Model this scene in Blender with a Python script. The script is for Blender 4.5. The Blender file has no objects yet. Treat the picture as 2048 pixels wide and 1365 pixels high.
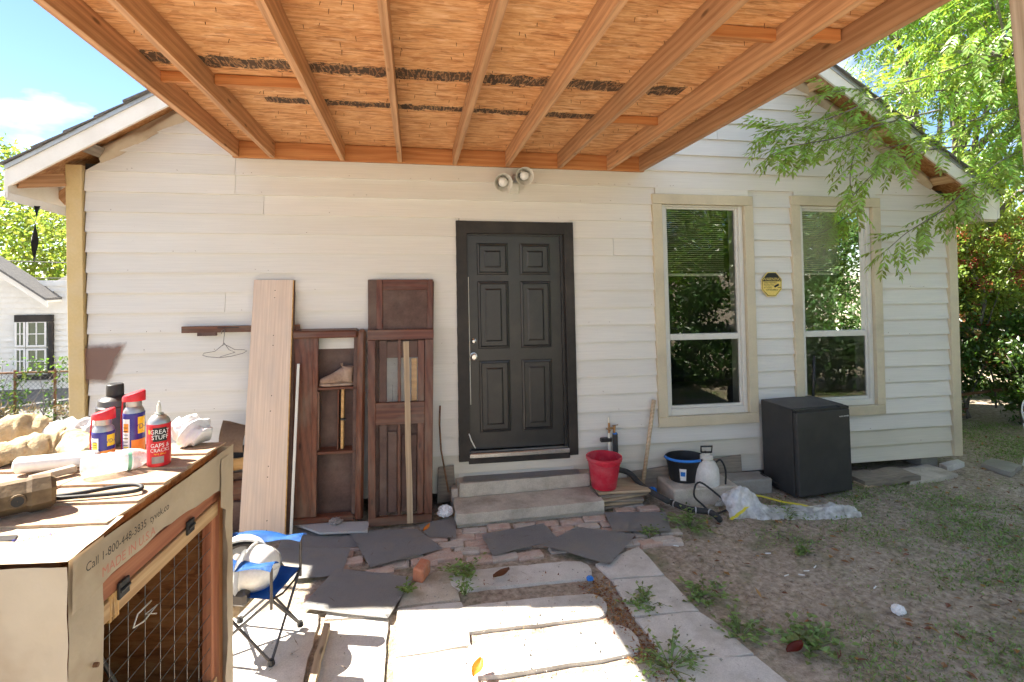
import bpy, bmesh, math, random
from mathutils import Vector, Matrix, noise, Euler
R = math.radians
rnd = random.Random(7)
sc = bpy.context.scene
col = sc.collection

# ---------------------------------------------------------------- camera, sky, sun, exposure
FPX, YAW, CAMY, CAMZ, HOR = 1071.0, math.atan(194/1071), -4.97, 2.14, 546.0
CS, SN = math.cos(YAW), math.sin(YAW)
cam_d = bpy.data.cameras.new('camera'); cam = bpy.data.objects.new('camera', cam_d); col.objects.link(cam)
cam.location = (0, CAMY, CAMZ); cam.rotation_euler = (R(90), 0, -YAW)
cam_d.sensor_width = 36; cam_d.lens = FPX/2048*36; cam_d.shift_y = -(682.5-HOR)/2048
cam_d.clip_start = 0.05; cam_d.clip_end = 2000
sc.camera = cam
SUN = Vector((-0.85, 0.36, 1.0)).normalized()          # towards the sun
sun_el = math.asin(SUN.z); sun_az = math.atan2(SUN.x, SUN.y)
world = bpy.data.worlds.new('World'); sc.world = world; world.use_nodes = True
wn, wl = world.node_tree.nodes, world.node_tree.links
wn.clear()
wo = wn.new('ShaderNodeOutputWorld'); wb = wn.new('ShaderNodeBackground'); sky = wn.new('ShaderNodeTexSky')
sky.sky_type = 'NISHITA'; sky.sun_disc = False; sky.sun_elevation = sun_el; sky.sun_rotation = sun_az
sky.air_density = 0.8; sky.dust_density = 0.0; sky.ozone_density = 5.0
wb.inputs['Strength'].default_value = 0.062
tc = wn.new('ShaderNodeTexCoord'); mp = wn.new('ShaderNodeMapping'); mp.inputs['Scale'].default_value = (1.3, 1.3, 3.2)
mp.inputs['Location'].default_value = (0.9, 0.35, 0.2)
nz = wn.new('ShaderNodeTexNoise'); nz.inputs['Scale'].default_value = 2.3; nz.inputs['Detail'].default_value = 8; nz.inputs['Roughness'].default_value = 0.52
cr = wn.new('ShaderNodeValToRGB'); cr.color_ramp.elements[0].position = 0.50; cr.color_ramp.elements[1].position = 0.66
mx = wn.new('ShaderNodeMixRGB'); mx.inputs['Color2'].default_value = (8.5, 8.6, 8.9, 1)
wl.new(tc.outputs['Generated'], mp.inputs['Vector']); wl.new(mp.outputs[0], nz.inputs['Vector']); wl.new(nz.outputs[0], cr.inputs[0])
wl.new(cr.outputs[0], mx.inputs['Fac']); wl.new(sky.outputs[0], mx.inputs['Color1']); wl.new(mx.outputs[0], wb.inputs['Color']); wl.new(wb.outputs[0], wo.inputs[0])
sd = bpy.data.lights.new('sun', 'SUN'); sd.energy = 5.0; sd.angle = R(0.53); sd.color = (1.0, 0.95, 0.86)
so = bpy.data.objects.new('sun', sd); col.objects.link(so); so.rotation_euler = (-SUN).to_track_quat('-Z', 'Y').to_euler(); so.location = (-6, 3, 9)
sc.view_settings.view_transform = 'Standard'; sc.view_settings.look = 'None'; sc.view_settings.gamma = 1
sc.view_settings.exposure = 2.33
try:
    sc.view_settings.use_white_balance = True; sc.view_settings.white_balance_temperature = 6850; sc.view_settings.white_balance_tint = 10   # the lens was balanced for the shade
except Exception: pass
try: sc.view_settings.use_curve_mapping = False
except Exception: pass
sc.cycles.use_adaptive_sampling = True; sc.cycles.adaptive_threshold = 0.03; sc.cycles.max_bounces = 6; sc.cycles.diffuse_bounces = 4; sc.cycles.glossy_bounces = 2; sc.cycles.transparent_max_bounces = 8

# ---------------------------------------------------------------- helpers
def ray(px, py):                       # a point of the photograph as a direction in the place
    a = (px-1024)/FPX
    return Vector((a*CS+SN, CS-a*SN, -(py-HOR)/FPX))
def W(px, py, y=0.0):                  # ... met with an upright plane parallel to the house wall
    v = ray(px, py); t = (y-CAMY)/v.y
    return Vector((v.x*t, y, CAMZ+v.z*t))
def G(px, py, z=0.0):                  # ... met with a level plane
    v = ray(px, py); t = (z-CAMZ)/v.z
    return Vector((v.x*t, CAMY+v.y*t, z))
def lean(x, z, k=0.026): return x - k*(z-CAMZ)

WM = {}
def place(o, wm=None, parent=None):
    wm = wm or Matrix.Identity(4)
    col.objects.link(o)
    if parent is not None:
        o.parent = parent; o.matrix_parent_inverse = WM[parent].inverted()
    o.matrix_basis = wm; WM[o] = wm
    return o
def tag(o, label=None, cat=None, group=None, kind=None):
    if label: o['label'] = label
    if cat: o['category'] = cat
    if group: o['group'] = group
    if kind: o['kind'] = kind
    return o
def T(name, label, cat, loc=(0,0,0), group=None, kind=None):
    o = bpy.data.objects.new(name, None); o.empty_display_size = 0.1
    place(o, Matrix.Translation(Vector(loc)))
    return tag(o, label, cat, group, kind)

class B:
    def __init__(s): s.bm = bmesh.new()
    def add(s, verts, faces):
        vs = [s.bm.verts.new(v) for v in verts]
        for f in faces:
            try: s.bm.faces.new([vs[i] for i in f])
            except ValueError: pass
        return vs
    def hexa(s, p, bev=0.0):           # 8 corners: 0-3 bottom loop, 4-7 top loop
        vs = s.add(p, [(3,2,1,0),(4,5,6,7),(0,1,5,4),(1,2,6,5),(2,3,7,6),(3,0,4,7)])
        if bev:
            es = list({e for v in vs for e in v.link_edges})
            bmesh.ops.bevel(s.bm, geom=es, offset=bev, segments=1, affect='EDGES', profile=0.5)
        return s
    def box(s, a, b, bev=0.0, m=None):
        x0,y0,z0 = a; x1,y1,z1 = b
        p = [Vector(v) for v in ((x0,y0,z0),(x1,y0,z0),(x1,y1,z0),(x0,y1,z0),(x0,y0,z1),(x1,y0,z1),(x1,y1,z1),(x0,y1,z1))]
        if m is not None: p = [m @ v for v in p]
        return s.hexa(p, bev)
    def prism(s, poly, z0, z1=None, bev=0.0, top=None):   # outline of (x,y) or vectors; z0..z1
        n = len(poly); lo = [Vector((q[0], q[1], z0)) for q in poly]; hi = [Vector((q[0], q[1], z1)) for q in poly]
        if sum((lo[i].x*lo[(i+1)%n].y-lo[(i+1)%n].x*lo[i].y) for i in range(n)) < 0: lo.reverse(); hi.reverse()
        vs = s.add(lo+hi, [tuple(range(n-1,-1,-1)), tuple(range(n,2*n))]+[(i,(i+1)%n,n+(i+1)%n,n+i) for i in range(n)])
        if bev:
            es = [e for v in vs[n:] for e in v.link_edges if e.other_vert(v) in vs[n:]]
            bmesh.ops.bevel(s.bm, geom=list(set(es)), offset=bev, segments=2, affect='EDGES', profile=0.5)
        return s
    def tube(s, pts, r, n=8, cap=True):
        pts = [Vector(p) for p in pts]; k = len(pts); rs = r if isinstance(r, (list, tuple)) else [r]*k
        rings = []; prev = None
        for i, p in enumerate(pts):
            t = (pts[min(i+1,k-1)]-pts[max(i-1,0)]).normalized()
            if prev is None:
                u = t.cross(Vector((0,0,1)));
                if u.length < 1e-3: u = t.cross(Vector((1,0,0)))
            else:
                u = prev - t*prev.dot(t)
                if u.length < 1e-4: u = t.orthogonal()
            u.normalize(); prev = u; v = t.cross(u)
            rings.append([s.bm.verts.new(p+(u*math.cos(2*math.pi*j/n)+v*math.sin(2*math.pi*j/n))*rs[i]) for j in range(n)])
        for a, b in zip(rings, rings[1:]):
            for j in range(n):
                s.bm.faces.new((a[j], a[(j+1)%n], b[(j+1)%n], b[j]))
        if cap:
            s.bm.faces.new(rings[0][::-1]); s.bm.faces.new(rings[-1])
        return s
    def lathe(s, prof, m=None, n=24, close=True, sx=1.0, sy=1.0):   # prof: (radius, height)
        m = m or Matrix.Identity(4); rings = []
        for r, h in prof:
            rings.append([s.bm.verts.new(m @ Vector((r*sx*math.cos(2*math.pi*j/n), r*sy*math.sin(2*math.pi*j/n), h))) for j in range(n)])
        for a, b in zip(rings, rings[1:]):
            for j in range(n): s.bm.faces.new((a[j], a[(j+1)%n], b[(j+1)%n], b[j]))
        if close:
            s.bm.faces.new(rings[0][::-1]); s.bm.faces.new(rings[-1])
        return s
    def sheet(s, fn, nu, nv):          # fn(u,v) -> point
        g = [[s.bm.verts.new(fn(i/nu, j/nv)) for j in range(nv+1)] for i in range(nu+1)]
        for i in range(nu):
            for j in range(nv): s.bm.faces.new((g[i][j], g[i+1][j], g[i+1][j+1], g[i][j+1]))
        return s
    def build(s, name, mat, parent=None, smooth=False, thick=0.0, recenter=True, wm=None):
        bm = s.bm
        if thick: bmesh.ops.solidify(bm, geom=bm.faces[:], thickness=thick)
        bmesh.ops.recalc_face_normals(bm, faces=bm.faces[:])
        me = bpy.data.meshes.new(name)
        m = wm or Matrix.Identity(4)
        if recenter and wm is None and bm.verts:
            xs = [v.co.x for v in bm.verts]; ys = [v.co.y for v in bm.verts]; zs = [v.co.z for v in bm.verts]
            c = Vector(((min(xs)+max(xs))/2, (min(ys)+max(ys))/2, min(zs)))
            for v in bm.verts: v.co -= c
            m = Matrix.Translation(c)
        if smooth:
            for f in bm.faces: f.smooth = True
        bm.to_mesh(me); bm.free()
        if smooth == 'auto':
            me.set_sharp_from_angle(angle=R(35))
        me.materials.append(mat)
        return place(bpy.data.objects.new(name, me), m, parent)

def plank(name, p0, p1, w, t, mat, parent=None, up=(0,0,1), bev=0.002, wob=0.0):
    """a board from p0 to p1: local x runs along it, w across (local y), t thick (local z along up)"""
    p0, p1 = Vector(p0), Vector(p1); x = (p1-p0); L = x.length; x.normalize()
    z = Vector(up) - x*Vector(up).dot(x); z.normalize(); y = z.cross(x)
    m = Matrix((x, y, z)).transposed().to_4x4(); m.translation = p0
    b = B(); n = 1 if not wob else 8
    if n == 1: b.box((0,-w/2,-t/2), (L,w/2,t/2), bev)
    else:
        rows = []
        for i in range(n+1):
            o = wob*noise.noise(Vector((i*0.7, p0.x*3, p0.y*5))); o2 = wob*noise.noise(Vector((i*0.7+9, p0.x*3, p0.y*5)))
            rows.append([b.bm.verts.new((L*i/n, sy*w/2+o, sz*t/2+o2)) for sy, sz in ((-1,-1),(1,-1),(1,1),(-1,1))])
        for a, c in zip(rows, rows[1:]):
            for j in range(4): b.bm.faces.new((a[j], a[(j+1)%4], c[(j+1)%4], c[j]))
        b.bm.faces.new(rows[0][::-1]); b.bm.faces.new(rows[-1])
    return b.build(name, mat, parent, wm=m)

def text(s, size, m, mat, parent, name='lettering', ext=0.0, align='LEFT', xs=1.0):
    cu = bpy.data.curves.new('txt', 'FONT'); cu.body = s; cu.size = size; cu.align_x = align; cu.extrude = ext; cu.resolution_u = 3
    o = bpy.data.objects.new('txt', cu); col.objects.link(o)
    dg = bpy.context.evaluated_depsgraph_get(); me = bpy.data.meshes.new_from_object(o.evaluated_get(dg))
    bpy.data.objects.remove(o); bpy.data.curves.remove(cu)
    me.name = name; me.materials.clear(); me.materials.append(mat)
    if xs != 1.0:
        for v in me.vertices: v.co.x *= xs
    return place(bpy.data.objects.new(name, me), m, parent)
def frame(o, x, z):                    # matrix with local x, local normal z
    x = Vector(x).normalized(); z = Vector(z); z = (z-x*z.dot(x)).normalized(); y = z.cross(x)
    m = Matrix((x, y, z)).transposed().to_4x4(); m.translation = Vector(o); return m

# ---------------------------------------------------------------- materials
class N:
    def __init__(s, name):
        s.m = bpy.data.materials.new(name); s.m.use_nodes = True; s.n = s.m.node_tree.nodes; s.l = s.m.node_tree.links
        s.b = s.n['Principled BSDF']; s.o = s.n['Material Output']
    def new(s, t, **k):
        x = s.n.new(t)
        for a, v in k.items():
            if a in x.inputs: x.inputs[a].default_value = v
            else: setattr(x, a, v)
        return x
    def link(s, a, b): s.l.new(a, b)
    def coords(s, scale=(1,1,1), rand=True, rot=(0,0,0)):
        t = s.new('ShaderNodeTexCoord'); mp = s.new('ShaderNodeMapping'); mp.inputs['Scale'].default_value = scale; mp.inputs['Rotation'].default_value = rot
        if rand:
            oi = s.new('ShaderNodeObjectInfo'); mu = s.new('ShaderNodeMath', operation='MULTIPLY'); mu.inputs[1].default_value = 61.0
            s.link(oi.outputs['Random'], mu.inputs[0]); ad = s.new('ShaderNodeVectorMath', operation='ADD')
            s.link(t.outputs['Object'], ad.inputs[0]); s.link(mu.outputs[0], ad.inputs[1]); s.link(ad.outputs[0], mp.inputs[0])
        else: s.link(t.outputs['Object'], mp.inputs[0])
        return mp.outputs[0]
    def noise(s, vec, scale, detail=5, rough=0.55, dist=0.0):
        x = s.new('ShaderNodeTexNoise'); x.inputs['Scale'].default_value = scale; x.inputs['Detail'].default_value = min(detail, 3.5)
        x.inputs['Roughness'].default_value = rough; x.inputs['Distortion'].default_value = dist; s.link(vec, x.inputs['Vector']); return x.outputs[0]
    def ramp(s, fac, stops):
        x = s.new('ShaderNodeValToRGB'); e = x.color_ramp.elements
        while len(e) < len(stops): e.new(0.5)
        for i, (p, c) in enumerate(stops): e[i].position = p; e[i].color = (*c, 1) if len(c) == 3 else c
        s.link(fac, x.inputs[0]); return x.outputs[0]
    def mix(s, f, a, b, mode='MIX'):
        x = s.new('ShaderNodeMixRGB', blend_type=mode)
        for v, i in ((f, 0), (a, 1), (b, 2)):
            if isinstance(v, (int, float)): x.inputs[i].default_value = v
            elif isinstance(v, tuple): x.inputs[i].default_value = (*v, 1)
            else: s.link(v, x.inputs[i])
        return x.outputs[0]
    def math(s, op, a, b=None):
        x = s.new('ShaderNodeMath', operation=op)
        for v, i in ((a, 0), (b, 1)):
            if v is None: continue
            if isinstance(v, (int, float)): x.inputs[i].default_value = v
            else: s.link(v, x.inputs[i])
        return x.outputs[0]
    def bump(s, h, st, dist=0.01):
        x = s.new('ShaderNodeBump'); x.inputs['Strength'].default_value = st; x.inputs['Distance'].default_value = dist; s.link(h, x.inputs['Height']); s.link(x.outputs[0], s.b.inputs['Normal'])
    def fin(s, c, rough=0.8, spec=0.3, metal=0.0):
        if isinstance(c, tuple): s.b.inputs['Base Color'].default_value = (*c, 1)
        else: s.link(c, s.b.inputs['Base Color'])
        if isinstance(rough, (int, float)): s.b.inputs['Roughness'].default_value = rough
        else: s.link(rough, s.b.inputs['Roughness'])
        s.b.inputs['Specular IOR Level'].default_value = spec; s.b.inputs['Metallic'].default_value = metal
        return s.m
def mottled(name, c1, c2, scale=8, rough=0.8, bump=0.15, stretch=(1,1,1), spec=0.3, metal=0.0, fine=60, dirt=None, dscale=2.5, damt=0.5, bd=0.004, fm=0.2):
    k = N(name); v = k.coords(stretch); a = k.noise(v, scale, 6, 0.6); c = k.ramp(a, [(0.3, c1), (0.72, c2)])
    f = k.noise(v, fine, 3, 0.6); c = k.mix(fm, c, k.ramp(f, [(0.3, tuple(x*0.6 for x in c1)), (0.7, tuple(min(1, x*1.25) for x in c2))]))
    if dirt:
        d = k.noise(k.coords((1,1,1)), dscale, 7, 0.65); dm = k.ramp(d, [(0.48, (0,0,0)), (0.72, (damt,)*3)]); c = k.mix(dm, c, dirt)
    if bump: k.bump(k.mix(0.5, a, f), bump, bd)
    return k.fin(c, rough, spec, metal)
def plain(name, c, rough=0.5, spec=0.4, metal=0.0): return mottled(name, tuple(x*0.92 for x in c), tuple(min(1, x*1.06) for x in c), 14, rough, 0.04, spec=spec, metal=metal)
def wood(name, dark, light, grain=9.0, rough=0.62, contrast=0.75, dirt=None, bump=0.12, along=1.1, axis='X', knots=0.75):
    def S(a_, g_): return (a_, g_, g_) if axis == 'X' else (g_, g_, a_)
    k = N(name); v = k.coords(S(along, grain*1.0)); n1 = k.noise(v, 1.2, 3, 0.5, 0.6)
    w = k.new('ShaderNodeTexWave', wave_type='RINGS', rings_direction=axis); w.inputs['Scale'].default_value = 1.1; w.inputs['Distortion'].default_value = 6.0; w.inputs['Detail'].default_value = 3; w.inputs['Detail Scale'].default_value = 1.2
    k.link(v, w.inputs['Vector']); fib = k.noise(k.coords(S(3, 130)), 1.0, 2, 0.5)
    g = k.mix(0.62, w.outputs[1], n1); c = k.ramp(g, [(0.15, dark), (0.15+contrast*0.8, light)])
    c = k.mix(0.28, c, k.ramp(fib, [(0.3, tuple(x*0.55 for x in dark)), (0.7, light)]))
    vk = k.new('ShaderNodeTexVoronoi'); vk.inputs['Scale'].default_value = 1.0; k.link(k.coords(S(2.6, 8.5)), vk.inputs['Vector'])
    kn = k.ramp(vk.outputs['Distance'], [(0.05, (1,1,1)), (0.12, (0,0,0))]); c = k.mix(k.math('MULTIPLY', kn, knots), c, tuple(x*0.28 for x in dark))
    oi = k.new('ShaderNodeObjectInfo'); hs = k.new('ShaderNodeHueSaturation'); k.link(k.math('ADD', k.math('MULTIPLY', oi.outputs['Random'], 0.3), 0.85), hs.inputs['Value']); k.link(c, hs.inputs['Color']); c = hs.outputs[0]
    if dirt:
        d = k.noise(k.coords(S(1,3)), 2.2, 5, 0.65); c = k.mix(k.ramp(d, [(0.45, (0,0,0)), (0.75, (0.6,)*3)]), c, dirt)
    k.bump(fib, bump, 0.003)
    return k.fin(c, rough, 0.3)
def leafmat(name, c, trans, var=0.35, mix=0.5):
    k = N(name); oi = k.new('ShaderNodeNewGeometry'); k.n.remove(k.b)
    rn = k.math('ADD', k.math('MULTIPLY', oi.outputs['Random Per Island'], var*2), 1-var)
    def sc_(cc):
        x = k.new('ShaderNodeHueSaturation'); x.inputs['Color'].default_value = (*cc, 1); k.link(rn, x.inputs['Value'])
        k.link(k.math('ADD', k.math('MULTIPLY', oi.outputs['Random Per Island'], 0.06), 0.47), x.inputs['Hue']); return x.outputs[0]
    d = k.new('ShaderNodeBsdfDiffuse'); t = k.new('ShaderNodeBsdfTranslucent'); g = k.new('ShaderNodeBsdfGlossy'); g.inputs['Roughness'].default_value = 0.35
    k.link(sc_(c), d.inputs[0]); k.link(sc_(trans), t.inputs[0]); m = k.new('ShaderNodeMixShader'); m.inputs[0].default_value = mix; k.link(d.outputs[0], m.inputs[1]); k.link(t.outputs[0], m.inputs[2])
    m2 = k.new('ShaderNodeMixShader'); m2.inputs[0].default_value = 0.05; k.link(m.outputs[0], m2.inputs[1]); k.link(g.outputs[0], m2.inputs[2]); k.link(m2.outputs[0], k.o.inputs[0])
    return k.m

def siding_mat(name, c, dirt):
    k = N(name); g = k.noise(k.coords((1.5, 30, 60)), 1.6, 4, 0.6, 0.4); big = k.noise(k.coords((0.6, 1, 0.9)), 1.4, 5, 0.6)
    base = k.ramp(g, [(0.3, tuple(x*0.9 for x in c)), (0.7, c)]); base = k.mix(k.ramp(big, [(0.4, (0,0,0)), (0.8, (0.45,)*3)]), base, dirt)
    spk = k.noise(k.coords((1,1,1)), 90, 2, 0.5); base = k.mix(k.ramp(spk, [(0.72, (0,0,0)), (0.8, (0.35,)*3)]), base, (0.2, 0.15, 0.1))
    oi = k.new('ShaderNodeObjectInfo'); hs = k.new('ShaderNodeHueSaturation'); k.link(k.math('ADD', k.math('MULTIPLY', oi.outputs['Random'], 0.07), 0.955), hs.inputs['Value']); k.link(base, hs.inputs['Color'])
    k.bump(g, 0.12, 0.003); return k.fin(hs.outputs[0], 0.62, 0.3)
def osb_mat(name, tint=(1,1,1), bands=()):
    k = N(name); cs = []
    for i, (sx, sy, rot) in enumerate(((7.0, 27, 0.2), (9, 34, -0.4), (11, 27, 0.95))):
        v = k.coords((sx, sy, sy), rand=True, rot=(0, 0, rot)); wv = k.new('ShaderNodeTexNoise'); wv.inputs['Scale'].default_value = 0.9; k.link(v, wv.inputs['Vector'])
        ad = k.new('ShaderNodeVectorMath', operation='ADD'); k.link(v, ad.inputs[0]); k.link(wv.outputs['Color'], ad.inputs[1])
        vo = k.new('ShaderNodeTexVoronoi'); vo.inputs['Scale'].default_value = 1.0; k.link(ad.outputs[0], vo.inputs['Vector'])
        sp = k.new('ShaderNodeSeparateColor'); k.link(vo.outputs['Color'], sp.inputs[0]); cs.append((sp.outputs[0], vo.outputs['Distance'], sp.outputs[1]))
    t = lambda r, g, b: (r*tint[0], g*tint[1], b*tint[2])
    st = [(0.0, t(0.22, 0.075, 0.025)), (0.14, t(0.50, 0.22, 0.075)), (0.45, t(0.68, 0.36, 0.135)), (0.85, t(0.82, 0.52, 0.25)), (1.0, t(0.40, 0.15, 0.05))]
    a = k.ramp(cs[0][0], st); b = k.ramp(cs[1][0], st); c = k.ramp(cs[2][0], st)
    x = k.mix(k.math('GREATER_THAN', cs[1][2], 0.5), a, b); x = k.mix(k.math('GREATER_THAN', cs[2][2], 0.52), x, c)
    fib = k.noise(k.coords((8, 160, 160)), 1.0, 3, 0.6); x = k.mix(0.2, x, k.ramp(fib, [(0.25, t(0.22, 0.08, 0.02)), (0.6, t(0.8, 0.47, 0.2))]))
    big = k.noise(k.coords((1,1,1)), 1.3, 4, 0.6); x = k.mix(k.ramp(big, [(0.38, (0,0,0)), (0.75, (0.55,)*3)]), x, t(0.40, 0.16, 0.055))
    s1 = k.noise(k.coords((4.5, 42, 42), rot=(0, 0, 0.12)), 1.0, 3.5, 0.7, 0.6); s2 = k.noise(k.coords((9, 34, 34), rot=(0, 0, -0.4)), 1.0, 3.5, 0.7, 0.6)
    x = k.mix(0.5, x, k.ramp(k.mix(0.45, s1, s2), [(0.37, t(0.17, 0.055, 0.02)), (0.455, t(0.55, 0.26, 0.095)), (0.53, t(0.74, 0.42, 0.18)), (0.63, t(0.92, 0.66, 0.39))]))
    k.bump(k.mix(0.5, cs[0][1], fib), 0.25, 0.003)
    if bands:
        tcn = k.new('ShaderNodeTexCoord'); se = k.new('ShaderNodeSeparateXYZ'); k.link(tcn.outputs['Object'], se.inputs[0])
        edge = k.noise(k.coords((14, 30, 1), rand=False), 1.0, 3.5, 0.75)
        for (y0, hw, x0, x1, seed) in bands:
            bar = k.new('ShaderNodeTexNoise'); bar.inputs['Scale'].default_value = 1.0; bar.inputs['Detail'].default_value = 2; mpv = k.coords((42, 9, 1), rand=False); k.link(mpv, bar.inputs['Vector'])
            dy = k.math('ABSOLUTE', k.math('SUBTRACT', se.outputs[1], y0)); w = k.math('ADD', k.math('MULTIPLY', k.math('SUBTRACT', edge, 0.5), hw*3.2), hw*1.0)
            inb = k.math('LESS_THAN', dy, w); inx = k.math('MULTIPLY', k.math('GREATER_THAN', se.outputs[0], x0), k.math('LESS_THAN', se.outputs[0], x1))
            ink = k.math('MULTIPLY', k.math('MULTIPLY', inb, inx), k.ramp(bar.outputs[0], [(0.44, (1,1,1)), (0.50, (0.45,)*3), (0.56, (0.95,)*3)]))
            x = k.mix(k.math('MULTIPLY', ink, 0.93), x, (0.025, 0.022, 0.02))
    return k.fin(x, 0.7, 0.25)

M = {}
M['siding'] = siding_mat('painted_lap_siding', (0.72, 0.69, 0.635), (0.63, 0.59, 0.52))
M['siding2'] = siding_mat('splashed_lap_siding', (0.66, 0.615, 0.52), (0.47, 0.42, 0.31))
M['trim'] = mottled('tan_painted_trim', (0.56, 0.48, 0.34), (0.63, 0.55, 0.40), 5, 0.65, 0.06, fm=0.1, dirt=(0.35, 0.3, 0.22))
M['corner'] = mottled('weathered_corner_board', (0.56, 0.41, 0.19), (0.63, 0.48, 0.25), 5, 0.7, 0.08, dirt=(0.5, 0.4, 0.27), fm=0.12)
M['white'] = mottled('white_painted_board', (0.76, 0.73, 0.66), (0.82, 0.80, 0.74), 6, 0.55, 0.04, fm=0.06, dirt=(0.55, 0.5, 0.42), damt=0.3)
M['vinyl'] = mottled('white_vinyl', (0.62, 0.60, 0.54), (0.68, 0.66, 0.60), 10, 0.4, 0.02, fm=0.06, dirt=(0.5, 0.47, 0.4), damt=0.3)
M['doorblack'] = mottled('worn_black_paint', (0.016, 0.016, 0.017), (0.026, 0.025, 0.024), 9, 0.38, 0.05, dirt=(0.06, 0.05, 0.04), dscale=4, damt=0.35, spec=0.5)
M['blacktrim'] = mottled('dark_brown_black_paint', (0.018, 0.016, 0.015), (0.032, 0.027, 0.024), 12, 0.55, 0.08, dirt=(0.10, 0.08, 0.065), damt=0.35)
M['metal'] = mottled('dull_metal', (0.5, 0.5, 0.48), (0.65, 0.64, 0.62), 12, 0.3, 0.02, metal=1.0)
M['pine'] = wood('orange_pine_lumber', (0.33, 0.155, 0.07), (0.60, 0.345, 0.185), 9)
M['pineL'] = wood('pale_pine_lumber', (0.45, 0.25, 0.11), (0.72, 0.5, 0.28), 9)
M['ledger'] = wood('red_orange_pine', (0.42, 0.14, 0.04), (0.64, 0.29, 0.11), 7)
M['greypost'] = wood('grey_weathered_post', (0.32, 0.24, 0.17), (0.52, 0.43, 0.33), 11, 0.8)
M['oldwood'] = wood('weathered_grey_wood', (0.24, 0.195, 0.15), (0.34, 0.29, 0.23), 11, 0.85, dirt=(0.08, 0.07, 0.06))
M['mahog'] = wood('dark_red_stained_wood', (0.06, 0.02, 0.012), (0.17, 0.06, 0.032), 8, 0.34, dirt=(0.2, 0.15, 0.11), bump=0.05)
M['mahogV'] = wood('dark_red_stained_upright', (0.06, 0.02, 0.012), (0.17, 0.06, 0.032), 8, 0.34, dirt=(0.2, 0.15, 0.11), bump=0.05, axis='Z')
M['mahogd'] = mottled('brown_hardboard', (0.07, 0.038, 0.03), (0.13, 0.075, 0.058), 9, 0.6, 0.05, dirt=(0.22, 0.17, 0.13), damt=0.4)
M['beige'] = wood('beige_laminate', (0.58, 0.43, 0.33), (0.66, 0.52, 0.41), 16, 0.5, dirt=(0.5, 0.42, 0.36), bump=0.02, along=0.15, knots=0.0)
M['lath'] = wood('bare_lath', (0.36, 0.25, 0.15), (0.55, 0.42, 0.28), 10, 0.75)
M['honey'] = wood('honey_plywood', (0.5, 0.27, 0.09), (0.66, 0.4, 0.16), 6, 0.6)
M['osb'] = osb_mat('roof_osb', (1.02, 0.98, 1.04), bands=((-1.09, 0.05, -1.0, 1.95, 1), (-1.66, 0.07, -1.5, 1.75, 2)))
M['osbd'] = osb_mat('aged_osb', (0.62, 0.55, 0.5))
M['osbk'] = osb_mat('dark_osb', (0.42, 0.30, 0.24))  # strand board in a darker tint for the hutch panels
M['branchleaf'] = leafmat('pale_compound_leaf', (0.26, 0.38, 0.075), (0.42, 0.56, 0.07), 0.4, 0.5)
M['shing'] = mottled('grey_asphalt_shingle', (0.10, 0.10, 0.10), (0.2, 0.19, 0.18), 30, 0.9, 0.4, fine=140)
M['shingt'] = mottled('tan_asphalt_shingle', (0.30, 0.20, 0.13), (0.46, 0.34, 0.24), 40, 0.95, 0.5, fine=220)
M['wrap'] = mottled('white_house_wrap', (0.44, 0.35, 0.25), (0.52, 0.425, 0.305), 3, 0.5, 0.3, dirt=(0.30, 0.21, 0.125), damt=0.85, dscale=3.5, fm=0.05, bd=0.012, fine=20)
M['concrete'] = mottled('weathered_concrete', (0.45, 0.395, 0.32), (0.62, 0.56, 0.475), 9, 0.9, 0.45, fine=110, dirt=(0.2, 0.17, 0.13), dscale=3.2, damt=0.6, bd=0.006, fm=0.3)
M['slab'] = mottled('pale_concrete_slab', (0.54, 0.51, 0.47), (0.68, 0.65, 0.60), 11, 0.9, 0.4, fine=140, dirt=(0.27, 0.23, 0.18), dscale=4, damt=0.5, fm=0.3)
M['block'] = mottled('grey_block', (0.3, 0.28, 0.25), (0.4, 0.38, 0.34), 20, 0.95, 0.5, fine=150, dirt=(0.18, 0.15, 0.11))
M['brickr'] = mottled('worn_red_brick', (0.42, 0.28, 0.22), (0.55, 0.42, 0.35), 14, 0.95, 0.5, fine=120, dirt=(0.56, 0.51, 0.45), dscale=6, damt=0.8, fm=0.3)
M['brickg'] = mottled('grey_pink_brick', (0.46, 0.39, 0.34), (0.58, 0.52, 0.46), 14, 0.95, 0.5, fine=120, dirt=(0.3, 0.25, 0.2), dscale=6, damt=0.6, fm=0.3)
M['brick2'] = mottled('bright_broken_brick', (0.45, 0.15, 0.08), (0.52, 0.22, 0.13), 12, 0.95, 0.5, dirt=(0.3, 0.24, 0.19), dscale=7, damt=0.8)
M['felt'] = mottled('grey_black_roofing_felt', (0.36, 0.357, 0.357), (0.43, 0.426, 0.425), 8, 0.9, 0.3, fine=260, dirt=(0.46, 0.42, 0.36), dscale=6, damt=0.8, fm=0.5)
M['black'] = plain('black_plastic', (0.02, 0.02, 0.021), 0.45)
M['rubber'] = plain('black_rubber', (0.025, 0.024, 0.025), 0.6)
M['foam'] = mottled('dark_pipe_foam', (0.035, 0.035, 0.035), (0.06, 0.06, 0.058), 20, 0.85, 0.3)
M['fridge'] = mottled('black_pebbled_steel', (0.035, 0.035, 0.036), (0.05, 0.049, 0.048), 7, 0.45, 0.2, fine=320, dirt=(0.07, 0.065, 0.06), damt=0.35, bd=0.001)
M['red'] = mottled('red_plastic', (0.55, 0.02, 0.045), (0.62, 0.035, 0.06), 6, 0.4, 0.05, dirt=(0.6, 0.3, 0.3), dscale=5, damt=0.35)
M['redcan'] = plain('red_printed_tin', (0.62, 0.02, 0.03), 0.3)
M['bluecan'] = plain('blue_printed_tin', (0.03, 0.03, 0.22), 0.3)
M['yellow'] = plain('yellow_print', (0.80, 0.58, 0.03), 0.4)
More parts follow.
